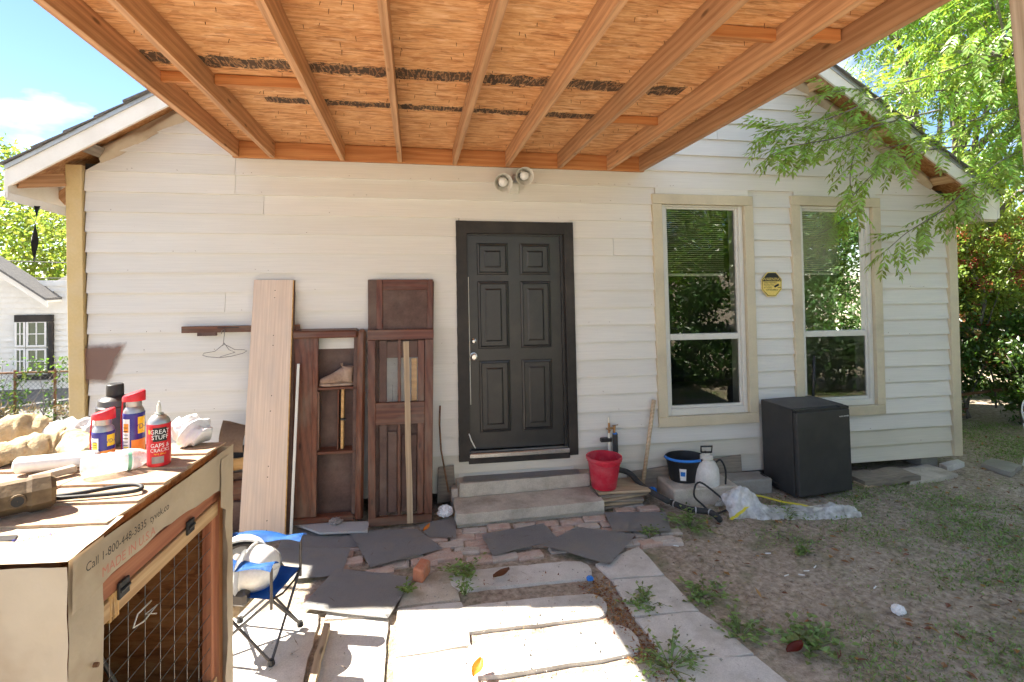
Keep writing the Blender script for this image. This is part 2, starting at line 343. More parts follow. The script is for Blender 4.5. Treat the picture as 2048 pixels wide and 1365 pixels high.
M['orange'] = plain('orange_print', (0.75, 0.28, 0.04), 0.45)
M['paper'] = plain('white_print', (0.8, 0.8, 0.79), 0.6)
M['ink'] = plain('black_print', (0.02, 0.02, 0.02), 0.6)
M['redink'] = plain('faded_red_print', (0.55, 0.2, 0.15), 0.7)
M['signy'] = plain('sign_yellow', (0.78, 0.58, 0.16), 0.45)
M['bluefab'] = mottled('blue_nylon', (0.015, 0.10, 0.36), (0.03, 0.17, 0.48), 6, 0.6, 0.15)
M['bluepl'] = plain('blue_plastic_rim', (0.02, 0.2, 0.65), 0.4)
M['hat'] = mottled('white_hard_plastic', (0.74, 0.74, 0.72), (0.82, 0.82, 0.8), 5, 0.3, 0.02, dirt=(0.55, 0.5, 0.43), damt=0.3, spec=0.5)
M['greyfab'] = mottled('grey_webbing', (0.2, 0.18, 0.17), (0.34, 0.31, 0.29), 20, 0.9, 0.2)
M['legmetal'] = plain('dark_grey_steel', (0.09, 0.085, 0.085), 0.35, metal=0.6)
M['greytin'] = plain('grey_tin', (0.42, 0.42, 0.4), 0.35, metal=0.7)
M['galv'] = plain('galvanised_wire', (0.22, 0.21, 0.2), 0.4, metal=0.7)
M['rust'] = mottled('rusty_iron', (0.12, 0.06, 0.03), (0.26, 0.14, 0.08), 18, 0.8, 0.4, metal=0.3)
M['sledge'] = mottled('worn_iron_with_mud', (0.07, 0.045, 0.027), (0.16, 0.11, 0.065), 14, 0.7, 0.6, dirt=(0.28, 0.2, 0.11), dscale=8, damt=0.7, metal=0.3)
M['brass'] = plain('weathered_brass', (0.36, 0.2, 0.09), 0.4, metal=0.8)
M['pvc'] = plain('cream_pvc', (0.7, 0.67, 0.58), 0.45)
M['sprayer'] = mottled('dirty_white_tank', (0.62, 0.58, 0.52), (0.74, 0.71, 0.66), 6, 0.45, 0.1, dirt=(0.36, 0.3, 0.24), dscale=5, damt=0.6)
M['cloth'] = mottled('tan_waffle_cloth', (0.36, 0.28, 0.16), (0.48, 0.38, 0.24), 40, 0.95, 0.8, fine=90, bd=0.01)
M['bag'] = mottled('white_thin_plastic', (0.74, 0.74, 0.75), (0.85, 0.85, 0.86), 9, 0.35, 0.5, bd=0.012)
M['boot'] = mottled('worn_tan_leather', (0.20, 0.12, 0.08), (0.38, 0.26, 0.19), 14, 0.8, 0.3, dirt=(0.45, 0.38, 0.32))
M['card'] = mottled('brown_cardboard', (0.30, 0.19, 0.12), (0.42, 0.29, 0.2), 6, 0.9, 0.2, dirt=(0.2, 0.13, 0.09))
M['peel'] = mottled('peeling_painted_wood', (0.6, 0.55, 0.48), (0.36, 0.17, 0.08), 16, 0.85, 0.5)
M['soil'] = None
M['dry'] = leafmat('dry_straw', (0.30, 0.22, 0.12), (0.25, 0.17, 0.07), 0.4, 0.3)
M['leafdry'] = leafmat('fallen_brown_leaf', (0.30, 0.14, 0.06), (0.3, 0.12, 0.03), 0.45, 0.3)
M['leafred'] = leafmat('dead_red_leaf', (0.30, 0.07, 0.04), (0.4, 0.09, 0.03), 0.4, 0.45)
M['grass'] = leafmat('short_weedy_grass', (0.22, 0.31, 0.10), (0.26, 0.36, 0.08), 0.5, 0.4)
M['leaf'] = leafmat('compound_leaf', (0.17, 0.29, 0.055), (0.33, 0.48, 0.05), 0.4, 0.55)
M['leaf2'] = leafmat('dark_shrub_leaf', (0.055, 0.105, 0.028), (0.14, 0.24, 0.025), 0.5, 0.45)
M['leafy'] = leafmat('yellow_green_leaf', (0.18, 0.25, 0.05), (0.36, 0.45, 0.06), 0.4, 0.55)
M['bark'] = mottled('grey_bark', (0.13, 0.11, 0.10), (0.26, 0.23, 0.21), 14, 0.95, 0.6, stretch=(4,4,1))
M['cut'] = mottled('fresh_cut_wood', (0.55, 0.3, 0.12), (0.66, 0.42, 0.2), 12, 0.8, 0.2)
M['dust'] = mottled('dusty_black_top', (0.07, 0.068, 0.065), (0.12, 0.115, 0.11), 6, 0.7, 0.1)
M['redwood'] = wood('red_stained_rail', (0.30, 0.09, 0.045), (0.52, 0.21, 0.11), 8)
M['crumb'] = mottled('soil_crumb', (0.16, 0.12, 0.09), (0.30, 0.235, 0.18), 30, 0.95, 0)
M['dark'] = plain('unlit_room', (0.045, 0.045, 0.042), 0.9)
M['blind'] = plain('tan_blind_slat', (0.55, 0.50, 0.36), 0.6)
M['tape'] = plain('yellow_tape', (0.75, 0.66, 0.06), 0.4)
M['asph'] = mottled('driveway_surface', (0.12, 0.12, 0.12), (0.17, 0.165, 0.16), 5, 0.9, 0.2)
def painted_shadow_mat():  # brown shadow patch with soft noisy edges, put into colour and alpha
    k = N('brown_painted_shadow'); tcn = k.new('ShaderNodeTexCoord'); n = k.noise(tcn.outputs['Object'], 7, 4, 0.6)
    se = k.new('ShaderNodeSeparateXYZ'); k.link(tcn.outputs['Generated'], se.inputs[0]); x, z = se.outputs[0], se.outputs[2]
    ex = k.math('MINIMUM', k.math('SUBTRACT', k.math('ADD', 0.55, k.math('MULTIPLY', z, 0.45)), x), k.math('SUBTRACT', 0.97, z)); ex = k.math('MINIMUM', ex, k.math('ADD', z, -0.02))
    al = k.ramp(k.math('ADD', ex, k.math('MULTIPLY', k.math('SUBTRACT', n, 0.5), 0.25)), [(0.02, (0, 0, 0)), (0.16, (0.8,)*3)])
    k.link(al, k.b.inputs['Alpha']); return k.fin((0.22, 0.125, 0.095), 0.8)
M['wall_shadow'] = painted_shadow_mat()
def glass_mat():
    k = N('window_glass'); k.n.remove(k.b); t = k.new('ShaderNodeBsdfTransparent'); t.inputs[0].default_value = (0.82, 0.86, 0.84, 1); g = k.new('ShaderNodeBsdfGlossy'); g.inputs['Roughness'].default_value = 0.012
    g.inputs[0].default_value = (0.92, 0.95, 0.92, 1); f = k.new('ShaderNodeFresnel'); f.inputs[0].default_value = 1.5; v = k.coords((1,1,1)); n = k.noise(v, 1.6, 2, 0.4)
    bp = k.new('ShaderNodeBump'); bp.inputs['Strength'].default_value = 0.02; bp.inputs['Distance'].default_value = 0.02; k.link(n, bp.inputs['Height']); k.link(bp.outputs[0], g.inputs['Normal'])
    m = k.new('ShaderNodeMixShader'); k.link(k.math('ADD', k.math('MULTIPLY', f.outputs[0], 1.2), 0.04), m.inputs[0]); k.link(t.outputs[0], m.inputs[1]); k.link(g.outputs[0], m.inputs[2]); k.link(m.outputs[0], k.o.inputs[0]); return k.m
M['glass'] = glass_mat()
def thin_glass():
    k = N('dusty_cabinet_glass'); k.n.remove(k.b); t = k.new('ShaderNodeBsdfTransparent'); t.inputs[0].default_value = (0.9, 0.9, 0.88, 1); g = k.new('ShaderNodeBsdfGlossy'); g.inputs['Roughness'].default_value = 0.25; d = k.new('ShaderNodeBsdfDiffuse'); d.inputs[0].default_value = (0.5, 0.48, 0.44, 1)
    m = k.new('ShaderNodeMixShader'); m.inputs[0].default_value = 0.03; k.link(t.outputs[0], m.inputs[1]); k.link(g.outputs[0], m.inputs[2]); m2 = k.new('ShaderNodeMixShader'); k.link(k.ramp(k.noise(k.coords(), 6, 3), [(0.4, (0.05,)*3), (0.7, (0.25,)*3)]), m2.inputs[0]); k.link(m.outputs[0], m2.inputs[1]); k.link(d.outputs[0], m2.inputs[2]); k.link(m2.outputs[0], k.o.inputs[0]); return k.m
M['glass2'] = thin_glass()
def film_mat(name, c, op, rough=0.2):
    k = N(name); k.n.remove(k.b); t = k.new('ShaderNodeBsdfTransparent'); d = k.new('ShaderNodeBsdfDiffuse'); d.inputs[0].default_value = (*c, 1); tr = k.new('ShaderNodeBsdfTranslucent'); tr.inputs[0].default_value = (*c, 1)
    g = k.new('ShaderNodeBsdfGlossy'); g.inputs['Roughness'].default_value = rough; a = k.new('ShaderNodeMixShader'); a.inputs[0].default_value = 0.4; k.link(d.outputs[0], a.inputs[1]); k.link(tr.outputs[0], a.inputs[2])
    b = k.new('ShaderNodeMixShader'); b.inputs[0].default_value = 0.12; k.link(a.outputs[0], b.inputs[1]); k.link(g.outputs[0], b.inputs[2])
    n = k.noise(k.coords((1,1,1)), 14, 5, 0.6); m = k.new('ShaderNodeMixShader'); k.link(k.ramp(n, [(0.3, (op*0.55,)*3), (0.7, (min(1, op*1.4),)*3)]), m.inputs[0]); k.link(t.outputs[0], m.inputs[1]); k.link(b.outputs[0], m.inputs[2])
    bp = k.new('ShaderNodeBump'); bp.inputs['Strength'].default_value = 0.5; bp.inputs['Distance'].default_value = 0.01; k.link(n, bp.inputs['Height']); k.link(bp.outputs[0], g.inputs['Normal']); k.link(bp.outputs[0], d.inputs['Normal'])
    k.link(m.outputs[0], k.o.inputs[0]); return k.m
M['film'] = film_mat('clear_plastic_film', (0.9, 0.9, 0.91), 0.68)
M['bottle'] = film_mat('clear_bottle_plastic', (0.88, 0.9, 0.92), 0.45, 0.08)
def soil_mat():
    k = N('bare_trodden_soil'); v = k.coords((1,1,1), rand=False); a = k.noise(v, 1.1, 7, 0.62); f = k.noise(v, 22, 6, 0.7); g = k.noise(v, 130, 3, 0.6)
    c = k.ramp(a, [(0.3, (0.26, 0.20, 0.15)), (0.5, (0.42, 0.34, 0.265)), (0.72, (0.56, 0.47, 0.375))])
    c = k.mix(0.6, c, k.ramp(f, [(0.32, (0.12, 0.09, 0.065)), (0.66, (0.60, 0.51, 0.42))])); c = k.mix(k.ramp(g, [(0.66, (0,0,0)), (0.74, (0.6,)*3)]), c, (0.58, 0.52, 0.44))
    gr = k.noise(v, 3.2, 6, 0.7); c = k.mix(k.ramp(gr, [(0.52, (0,0,0)), (0.68, (0.5,)*3)]), c, (0.14, 0.17, 0.07))
    k.bump(k.mix(0.5, f, g), 1.0, 0.018); return k.fin(c, 0.95, 0.15)
M['soil'] = soil_mat()
# ================================================================ ground
def gh(x, y):
    v = Vector((x, y, 0.0)); d = max(0.0, 1-math.hypot(x-1, y+1.5)/9)
    k = 0.25 if (-1.6 < x < 2.3 and -4.5 < y < 0.1) else min(1.0, 0.25+max(0.0, x-2.3)*1.5+max(0.0, -1.6-x)*1.5)
    return (0.035*noise.noise(v*0.8) + 0.014*noise.noise(v*3.1+Vector((5,2,1))) + 0.006*noise.noise(v*11.0))*d*k - 0.004
def steps_(a, b, s): n = max(1, round((b-a)/s)); return [a+(b-a)*i/n for i in range(n)]
xs = [-400, -150, -60, -30, -16]+steps_(-10, -2.5, 0.5)+steps_(-2.5, 7.5, 0.06)+steps_(7.5, 14, 0.5)+[14, 20, 35, 70, 160, 400]
ys = [-400, -150, -60, -30, -16]+steps_(-11, -4, 0.5)+steps_(-4, 1.2, 0.06)+steps_(1.2, 12, 0.6)+[12, 18, 30, 70, 160, 400]
b = B(); g = [[b.bm.verts.new((x, y, gh(x, y))) for y in ys] for x in xs]
for i in range(len(xs)-1):
    for j in range(len(ys)-1): b.bm.faces.new((g[i][j], g[i+1][j], g[i+1][j+1], g[i][j+1]))
tag(b.build('ground', M['soil'], smooth=True, recenter=False), kind='structure')
b = B(); b.prism([(-6.5, -9), (-2.1, -9), (-2.1, -0.9), (-2.85, -0.6), (-2.85, 4.2), (-3.9, 6.5), (-16, 6.5), (-16, 3.9), (-6.5, 3.3)], -0.05, 0.02)  # right side widened to cut the light bounced onto the house wall
tag(b.build('driveway', M['asph'], recenter=False), kind='structure')

# ================================================================ house
PITCH = 0.168
def zk(k): return CAMZ+PITCH*k
XL, XR = -2.655, 5.765
def rakeL(z): return -2.62+(z-3.02)/0.61
def rakeR(z): return 5.69-(z-2.98)/0.61
house = T('house', 'low cream house gable wall with lap siding and a black door', 'house', (1.5, 0.0, 0.0))
openings = [(lambda z: lean(0.375, z, 0.014)+0.03, lambda z: lean(1.495, z, 0.026)-0.03, 0.40, 2.605),
            (lambda z: lean(2.315, z, 0.034)+0.04, lambda z: lean(3.405, z, 0.032)-0.04, 0.63, 2.90),
            (lambda z: lean(3.845, z, 0.033)+0.04, lambda z: lean(4.91, z, 0.032)-0.04, 0.645, 2.92)]
joints = {4: [(-1.52, 4)], 5: [-1.52], 3: [-1.29], 6: [2.13], 7: [2.13, 3.4], 1: [1.9], -4: [4.3], -7: [-0.2], -9: [4.2], 8: [3.0], -2: [-1.6]}
for k in range(-12, 20):
    z0, z1 = zk(k), zk(k+1)
    if z1 > 3.0: l0, l1, r0, r1 = max(XL, rakeL(z0)), max(XL, rakeL(z1)), min(lean(XR, z0, 0.035), rakeR(z0)), min(lean(XR, z1, 0.035), rakeR(z1))
    else: l0, l1, r0, r1 = lean(XL, z0, 0.018), lean(XL, z1, 0.018), lean(XR, z0, 0.035), lean(XR, z1, 0.035)
    if l1 >= r1-0.05: break
    cuts = [(l0, l1)]; ends = []
    segs = [[(l0, l1), (r0, r1)]]
    extra = []
    for (fa, fb, oz0, oz1) in openings:
        if z0 < oz1-0.07 and z1 > oz0+0.07:
            new = []
            for a, c in segs:
                ea, eb = (fa(z0), fa(z1)), (fb(z0), fb(z1))
                if ea[0] <= a[0] or ea[0] >= c[0]: new.append([a, c]); continue
                new += [[a, ea], [eb, c]]
                if z1 > oz1: extra.append((oz1-0.015, z1, fa(z1)+0.004, fb(z1)-0.004))
                if z0 < oz0: extra.append((z0, oz0+0.015, fa(z0)+0.004, fb(z0)-0.004))
            segs = new
    for q in joints.get(k, []):
        q = q[0] if isinstance(q, tuple) else q; new = []
        for a, c in segs:
            if a[0]+0.2 < q < c[0]-0.2: new += [[a, (q-0.0015, q-0.0015)], [(q+0.0015, q+0.0015), c]]
            else: new.append([a, c])
        segs = new
    for e0, e1, ea, eb in extra:
        bb = B(); bb.box((ea, -0.03, e0), (eb, 0.0, e1)); bb.build('siding_board', M['siding'], house)
    for a, c in segs:
        bb = B(); dv = rnd.uniform(-0.0008, 0.0008)
        P = lambda x, d, z: Vector((x, -d, z))
        bb.hexa([P(a[0], 0.031+dv, z0+dv), P(c[0], 0.031+dv, z0-dv), P(c[0], 0.002, z0), P(a[0], 0.002, z0),
                 P(a[1], 0.006, z1), P(c[1], 0.006, z1), P(c[1], -0.008, z1+0.01), P(a[1], -0.008, z1+0.01)])
        bb.build('siding_board', M['siding2' if k <= -11 or (k == -10 and a[0] > 2) else 'siding'], house)
def wallbox(bld, x0, x1, z0, z1, d0, d1, k=0.026, bev=0.003):   # a leaning upright box on the wall, d = proud of it
    p = [Vector((lean(x, z, k), -d, z)) for z in (z0, z1) for x, d in ((x0, d1), (x1, d1), (x1, d0), (x0, d0))]
    bld.hexa(p, bev)
b = B()
for i in range(150):
    k = rnd.randrange(-11, 11); x = rnd.uniform(-2.5, 5.5); z = zk(k)+rnd.uniform(0.012, 0.03)
    if any(fa(z)-0.05 < x < fb(z)+0.05 and oz0 < z < oz1 for fa, fb, oz0, oz1 in openings) or (z > 2.9 and (x < rakeL(z)+0.15 or x > rakeR(z)-0.15)): continue
    b.tube([(x, -0.02, z), (x, -0.031, z)], 0.003, 6)
tag(b.build('siding_nails', M['rust'], house, recenter=False), kind='stuff')
# corner boards
b = B(); p = [W(138, 350), W(170, 345), W(180, 905), W(149, 905)]; q = [Vector((v.x, 0, z)) for v, z in zip(p, (3.02, 3.02, 0.12, 0.12))]
b.hexa([q[3]-Vector((0, .052, 0)), q[2]-Vector((0, .052, 0)), q[2], q[3], q[0]-Vector((0, .052, 0)), q[1]-Vector((0, .052, 0)), q[1], q[0]], 0.003); b.build('corner_board', M['corner'], house)
b = B(); wallbox(b, 5.765, 5.875, 0.125, 2.93, 0.0, 0.052, 0.034); b.build('corner_board', M['trim'], house)
b = B(); b.box((5.80, 0.0, 0.13), (5.86, 7.5, 2.9)); b.build('side_wall', M['siding'], house)
b = B(); b.box((-2.76, 0.0, 0.13), (-2.70, 7.5, 3.0)); b.build('side_wall', M['siding'], house)
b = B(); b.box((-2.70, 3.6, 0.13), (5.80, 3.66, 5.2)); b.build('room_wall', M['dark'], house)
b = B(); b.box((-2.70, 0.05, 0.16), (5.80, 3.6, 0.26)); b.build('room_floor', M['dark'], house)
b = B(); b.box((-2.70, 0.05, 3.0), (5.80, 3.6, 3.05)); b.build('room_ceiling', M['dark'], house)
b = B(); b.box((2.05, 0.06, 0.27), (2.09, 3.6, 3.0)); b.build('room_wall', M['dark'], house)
# foundation piers under the sill, dark crawl space behind
for x in (-2.4, -0.9, 2.35, 3.5, 5.62):
    b = B(); b.box((x-0.10, 0.06, -0.05), (x+0.12, 0.30, 0.12), 0.006); b.build('foundation_block', M['block'], house)
b = B(); b.box((-2.7, 0.02, 0.10), (5.8, 0.10, 0.165)); b.build('sill_beam', M['oldwood'], house)
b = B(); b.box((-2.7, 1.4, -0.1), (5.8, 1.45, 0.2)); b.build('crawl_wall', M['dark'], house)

# door
door = B()
wallbox(door, 0.47, 1.41, 0.475, 2.515, -0.10, -0.055, 0.02, 0.002)
do = door.build('door', M['doorblack'], house)
cxs = [(0.575, 0.875), (0.985, 1.285)]
rows = [(2.12, 2.42), (1.42, 2.06), (0.63, 1.31)]
for x0, x1 in cxs:
    for z0, z1 in rows:
        b = B()
        outer = [(x0, z0), (x1, z0), (x1, z1), (x0, z1)]
        def ring(ins, d): return [Vector((lean(x, z, 0.02), -d, z)) for x, z in ((x0+ins, z0+ins), (x1-ins, z0+ins), (x1-ins, z1-ins), (x0+ins, z1-ins))]
        rs = [ring(0, -0.056), ring(0.006, -0.046), ring(0.022, -0.042), ring(0.034, -0.062), ring(0.058, -0.062), ring(0.085, -0.046)]
        vs = [[b.bm.verts.new(v) for v in r] for r in rs]
        for r0, r1 in zip(vs, vs[1:]):
            for j in range(4): b.bm.faces.new((r0[j], r0[(j+1)%4], r1[(j+1)%4], r1[j]))
        b.bm.faces.new(vs[-1]); b.build('door_panel', M['doorblack'], do)
for (px, py, r) in ((947, 683, 0.027), (947, 713, 0.036)):
    c = W(px, py, 0.055)
    b = B(); m = frame(c, (1,0,0), (0,-1,0)); b.lathe([(r, 0), (r, 0.008), (r*0.45, 0.012), (r*0.42, 0.03), (r*0.85, 0.036), (r*0.95, 0.05), (r*0.6, 0.06), (0.001, 0.061)] if r > 0.03 else [(r, 0), (r, 0.01), (r*0.75, 0.014), (r*0.5, 0.02), (0.001, 0.021)], m, 20)
    b.build('doorknob' if r > 0.03 else 'deadbolt', M['metal'], do, smooth='auto')
b = B(); wallbox(b, 0.375, 0.475, 0.40, 2.62, -0.02, 0.046, 0.014); b.build('door_casing', M['blacktrim'], house)
b = B(); wallbox(b, 1.405, 1.495, 0.40, 2.62, -0.02, 0.046, 0.026); b.build('door_casing', M['blacktrim'], house)
b = B(); wallbox(b, 0.4715, 1.4085, 2.505, 2.6185, -0.02, 0.046, 0.02); b.build('door_casing', M['blacktrim'], house)
b = B(); wallbox(b, 0.455, 0.485, 0.45, 2.51, -0.11, -0.02, 0.018, 0.001); wallbox(b, 1.385, 1.42, 0.45, 2.51, -0.11, -0.02, 0.024, 0.001); wallbox(b, 0.48, 1.39, 2.49, 2.512, -0.11, -0.021, 0.02, 0.001); b.build('door_jamb', M['doorblack'], house)
b = B(); wallbox(b, 0.46, 1.42, 0.425, 0.468, -0.12, 0.05, 0.02, 0.006); b.build('threshold', M['metal'], house)
b = B(); wallbox(b, 0.455, 1.425, 0.37, 0.424, -0.1, 0.035, 0.02); b.build('threshold_board', M['blacktrim'], house)
b = B(); b.box((0.40, -0.012, 0.1), (1.50, 0.02, 0.46)); b.build('skirt_board', M['siding'], house)
b = B(); wallbox(b, 0.487, 0.495, 0.9, 2.1, -0.054, -0.048, 0.02, 0.0005); b.build('weather_strip', M['vinyl'], do)
b = B(); b.tube([W(938, 868, -0.05), W(943, 882, -0.055), W(951, 897, -0.05)], 0.006, 5); b.build('loose_weather_strip', M['vinyl'], do)
b = B(); c = W(924, 698); b.box((-0.022, -0.004, -0.02), (0.022, 0, 0.02), 0.002, Matrix.Translation(c+Vector((0,-0.036,0))) @ Matrix.Rotation(0.3, 4, 'Y')); b.build('sticker', M['paper'], house)

# windows
def window(x0, x1, z0, z1, zr, gx0, gx1, gz0, gz1, k, slat=0.002):
    w = B(); wallbox(w, x0, x0+0.098, z0+0.1, z1-0.1, -0.02, 0.05, k); wo_ = w.build('window', M['trim'], house)
    for a in ((x1-0.098, x1, z0+0.1, z1-0.1), (x0, x1, z1-0.0985, z1), (x0, x1, z0, z0+0.0985)):
        w = B(); wallbox(w, *a, -0.02, 0.05, k); w.build('window_trim', M['trim'], wo_)
    fx0, fx1, fz0, fz1 = x0+0.1, x1-0.1, z0+0.1, z1-0.1
    for a in ((fx0, gx0, fz0, fz1), (gx1, fx1, fz0, fz1), (gx0, gx1, gz1, fz1), (gx0, gx1, fz0, gz0)):
        w = B(); wallbox(w, *a, -0.07, 0.012, k, 0.004); w.build('frame', M['vinyl'], wo_)
    i = 0.022
    for a in ((gx0, gx0+i, gz0, gz1), (gx1-i, gx1, gz0, gz1), (gx0+i, gx1-i, gz1-i, gz1), (gx0+i, gx1-i, gz0, gz0+i*1.3), (gx0+i, gx1-i, zr-0.03, zr+0.03)):
        w = B(); wallbox(w, *a, -0.05, -0.012, k, 0.003); w.build('sash', M['vinyl'], wo_)
    for a, d in (((gx0+i, gx1-i, zr+0.03, gz1-i), -0.042), ((gx0+i, gx1-i, gz0+i*1.3, zr-0.03), -0.030)):
        w = B(); p = [Vector((lean(x, z, k), -d, z)) for x, z in ((a[0], a[2]), (a[1], a[2]), (a[1], a[3]), (a[0], a[3]))]
        w.add(p, [(0, 1, 2, 3)]); w.build('pane', M['glass'], wo_)
    w = B(); zb = gz1-0.66; z = gz1-0.01
    while z > zb:
        wallbox(w, gx0+0.02, gx1-0.1, z-slat, z+0.001, -0.135, -0.112, k, 0); z -= 0.021
    wallbox(w, gx0+0.02, gx1-0.1, zb-0.035, zb-0.008, -0.136, -0.113, k, 0.002)
    w.build('blind', M['blind'], wo_)
    w = B(); wallbox(w, fx0-0.01, fx0+0.015, fz0, fz1, -0.22, -0.06, k, 0); wallbox(w, fx1-0.015, fx1+0.01, fz0, fz1, -0.22, -0.06, k, 0); w.build('reveal', M['vinyl'], wo_)
window(2.315, 3.405, 0.615, 2.918, 1.495, 2.465, 3.262, 0.78, 2.80, 0.033)
window(3.845, 4.91, 0.63, 2.938, 1.495, 3.995, 4.765, 0.79, 2.81, 0.033, 0.013)

# roof: two slopes with open rakes
def slope_pts(side, x, dz): return Vector((x, 0, (3.02+0.61*(x+2.62) if side < 0 else 2.98+0.61*(5.69-x))+dz))
PX, OV = 1.53, -0.36
for side, xe in ((-1, -2.995), (1, 5.99)):
    def pt(x, y, dz): v = slope_pts(side, x, dz); v.y = y; return v
    def slab(name, mat, y0, y1, d0, d1, xa=xe, xb=PX, bev=0):
        b = B(); b.hexa([pt(xa, y0, d0), pt(xb, y0, d0), pt(xb, y1, d0), pt(xa, y1, d0), pt(xa, y0, d1), pt(xb, y0, d1), pt(xb, y1, d1), pt(xa, y1, d1)], bev); return b.build(name, mat, house)
    slab('roof_deck', M['osbd'], OV+0.03, 7.6, 0.115, 0.13)
    slab('rake_board', M['white'], OV-0.02, OV+0.005, -0.015, 0.135, bev=0.003)
    slab('drip_edge', M['greytin'], OV-0.035, OV-0.022, 0.115, 0.15)
    slab('rake_rafter', M['pine'], OV+0.006, OV+0.045, 0.0, 0.114)
    n = 22; L = PX-xe
    for i in range(n):
        xa = xe+L*i/n-0.02*(1 if side < 0 else -1); xb = xe+L*(i+1.25)/n
        if (xb > PX) == (side < 0): xb = PX
        h = 0.012+0.004*rnd.random(); j = rnd.uniform(-0.02, 0.0)
        b = B(); b.hexa([pt(xa, OV-0.05+j, 0.151+0.008), pt(xb, OV-0.05+j, 0.151-0.001), pt(xb, 7.6, 0.151-0.001), pt(xa, 7.6, 0.151+0.008),
                         pt(xa, OV-0.05+j, 0.163+h), pt(xb, OV-0.05+j, 0.154), pt(xb, 7.6, 0.154), pt(xa, 7.6, 0.163+h)]); b.build('shingle_course', M['shing'], house)
    # lookouts between the wall and the rake board
    for f in (0.10, 0.27, 0.44, 0.60, 0.78, 0.93):
        x = xe+L*f; p0 = pt(x, OV+0.046, 0.065); p1 = pt(x, 0.06, 0.065)
        plank('lookout', p0, p1, 0.045, 0.09, M['pineL'] if side > 0 else M['oldwood'], house, up=Vector((-0.52*(-side)*-1, 0, 0.85)))
    # crumpled house wrap tucked over the top of the siding
    def wr(u, v, s=side, pt=pt):
        x = (-2.55 if s < 0 else 5.55)+(u*2.6)*(1 if s < 0 else -1); nn = noise.noise(Vector((u*9, v*3, s*4))); n2 = noise.noise(Vector((u*30, v*4, s)))
        q = pt(x, -0.018-0.05*math.sin(v*math.pi)*(0.7+nn)-0.012*n2, -0.025+0.145*v+0.018*nn*(1-v)); return q
    b = B(); b.sheet(wr, 70, 7); b.build('house_wrap', M['wrap'], house, smooth=True)
    # eave fascia along the side
    b = B(); xo = xe; b.hexa([Vector((xo-0.012, OV-0.02, pt(xo,0,-0.09).z)), Vector((xo+0.012, OV-0.02, pt(xo,0,-0.09).z)), Vector((xo+0.012, 7.6, pt(xo,0,-0.09).z)), Vector((xo-0.012, 7.6, pt(xo,0,-0.09).z)),
            Vector((xo-0.012, OV-0.02, pt(xo,0,0.11).z)), Vector((xo+0.012, OV-0.02, pt(xo,0,0.11).z)), Vector((xo+0.012, 7.6, pt(xo,0,0.11).z)), Vector((xo-0.012, 7.6, pt(xo,0,0.11).z))]); b.build('eave_fascia', M['white'], house)
zc = slope_pts(-1, -2.995, -0.09).z
plank('eave_rafter', (-2.975, -0.30, zc+0.13), (-2.80, -0.05, zc+0.19), 0.04, 0.10, M['pine'], house)
plank('eave_rafter', (-2.975, 0.22, zc+0.06), (-2.80, 0.22, zc+0.2), 0.04, 0.12, M['pine'], house)
b = B(); b.hexa([Vector((-2.995, -0.385, zc-0.02)), Vector((-2.80, -0.02, zc-0.10)), Vector((-2.80, 0.02, zc-0.10)), Vector((-2.995, -0.34, zc-0.02)), Vector((-2.995, -0.385, zc+0.04)), Vector((-2.80, -0.02, zc-0.03)), Vector((-2.80, 0.02, zc-0.03)), Vector((-2.995, -0.34, zc+0.04))]); b.build('eave_return', M['white'], house)
zr_ = slope_pts(1, 5.99, -0.09).z
b = B(); b.prism([(5.80, -0.36), (5.99, -0.36), (5.99, -0.02), (5.80, -0.02)], zr_-0.03, zr_+0.0); b.build('eave_soffit', M['trim'], house)
b = B(); b.hexa([Vector((5.78, -0.375, zr_-0.01)), Vector((5.98, -0.375, zr_-0.01)), Vector((5.98, -0.362, zr_-0.01)), Vector((5.78, -0.362, zr_-0.01)), Vector((5.78, -0.375, zr_+0.24)), Vector((5.98, -0.375, zr_+0.1)), Vector((5.98, -0.362, zr_+0.1)), Vector((5.78, -0.362, zr_+0.24))]); b.build('eave_return', M['white'], house)
# soft ghost shadow painted in brown on the siding beside the corner board
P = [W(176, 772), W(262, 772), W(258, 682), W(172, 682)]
b = B(); b.add([Vector((p.x, -0.034, p.z)) for p in P], [(0, 1, 2, 3)]); b.build('painted_shadow', M['wall_shadow'], house)

# ================================================================ patio cover
YF, SL = -3.75, 0.047
patio = T('patio_cover', 'unfinished pine patio cover with bare strand board overhead', 'patio cover', (0.3, 0, 3.125))
def zr0(y): return 3.125-SL*y
plank('ledger', (-1.53, -0.043, 3.196), (2.20, -0.043, 3.196), 0.04, 0.142, M['ledger'], patio)
for i, x in enumerate((-1.50, -1.205, -0.628, -0.134, 0.355, 0.843, 1.343, 1.831, 2.165)):
    w = 0.045 if i in (0, 8) else 0.038
    plank('rafter', (x, -0.064, zr0(-0.064)+0.071), (x+rnd.uniform(-0.01, 0.01), YF, zr0(YF)+0.071), w, 0.142, M['pine'], patio, wob=0.004 if 0 < i < 8 else 0)
for (x0, x1, y) in ((-1.185, -0.65, -1.47), (-1.478, -1.226, -1.47), (1.365, 1.81, -2.5), (1.853, 2.14, -2.55), (1.365, 1.81, -1.15), (-0.115, 0.335, -3.2), (0.862, 1.325, -3.3)):
    plank('blocking', (x0, y, zr0(y)+0.11), (x1, y-0.01, zr0(y)+0.11), 0.04, 0.06, M['ledger'], patio)
plank('header', (-1.53, YF-0.022, zr0(YF)+0.06), (2.2, YF-0.022, zr0(YF)+0.06), 0.04, 0.16, M['pine'], patio)
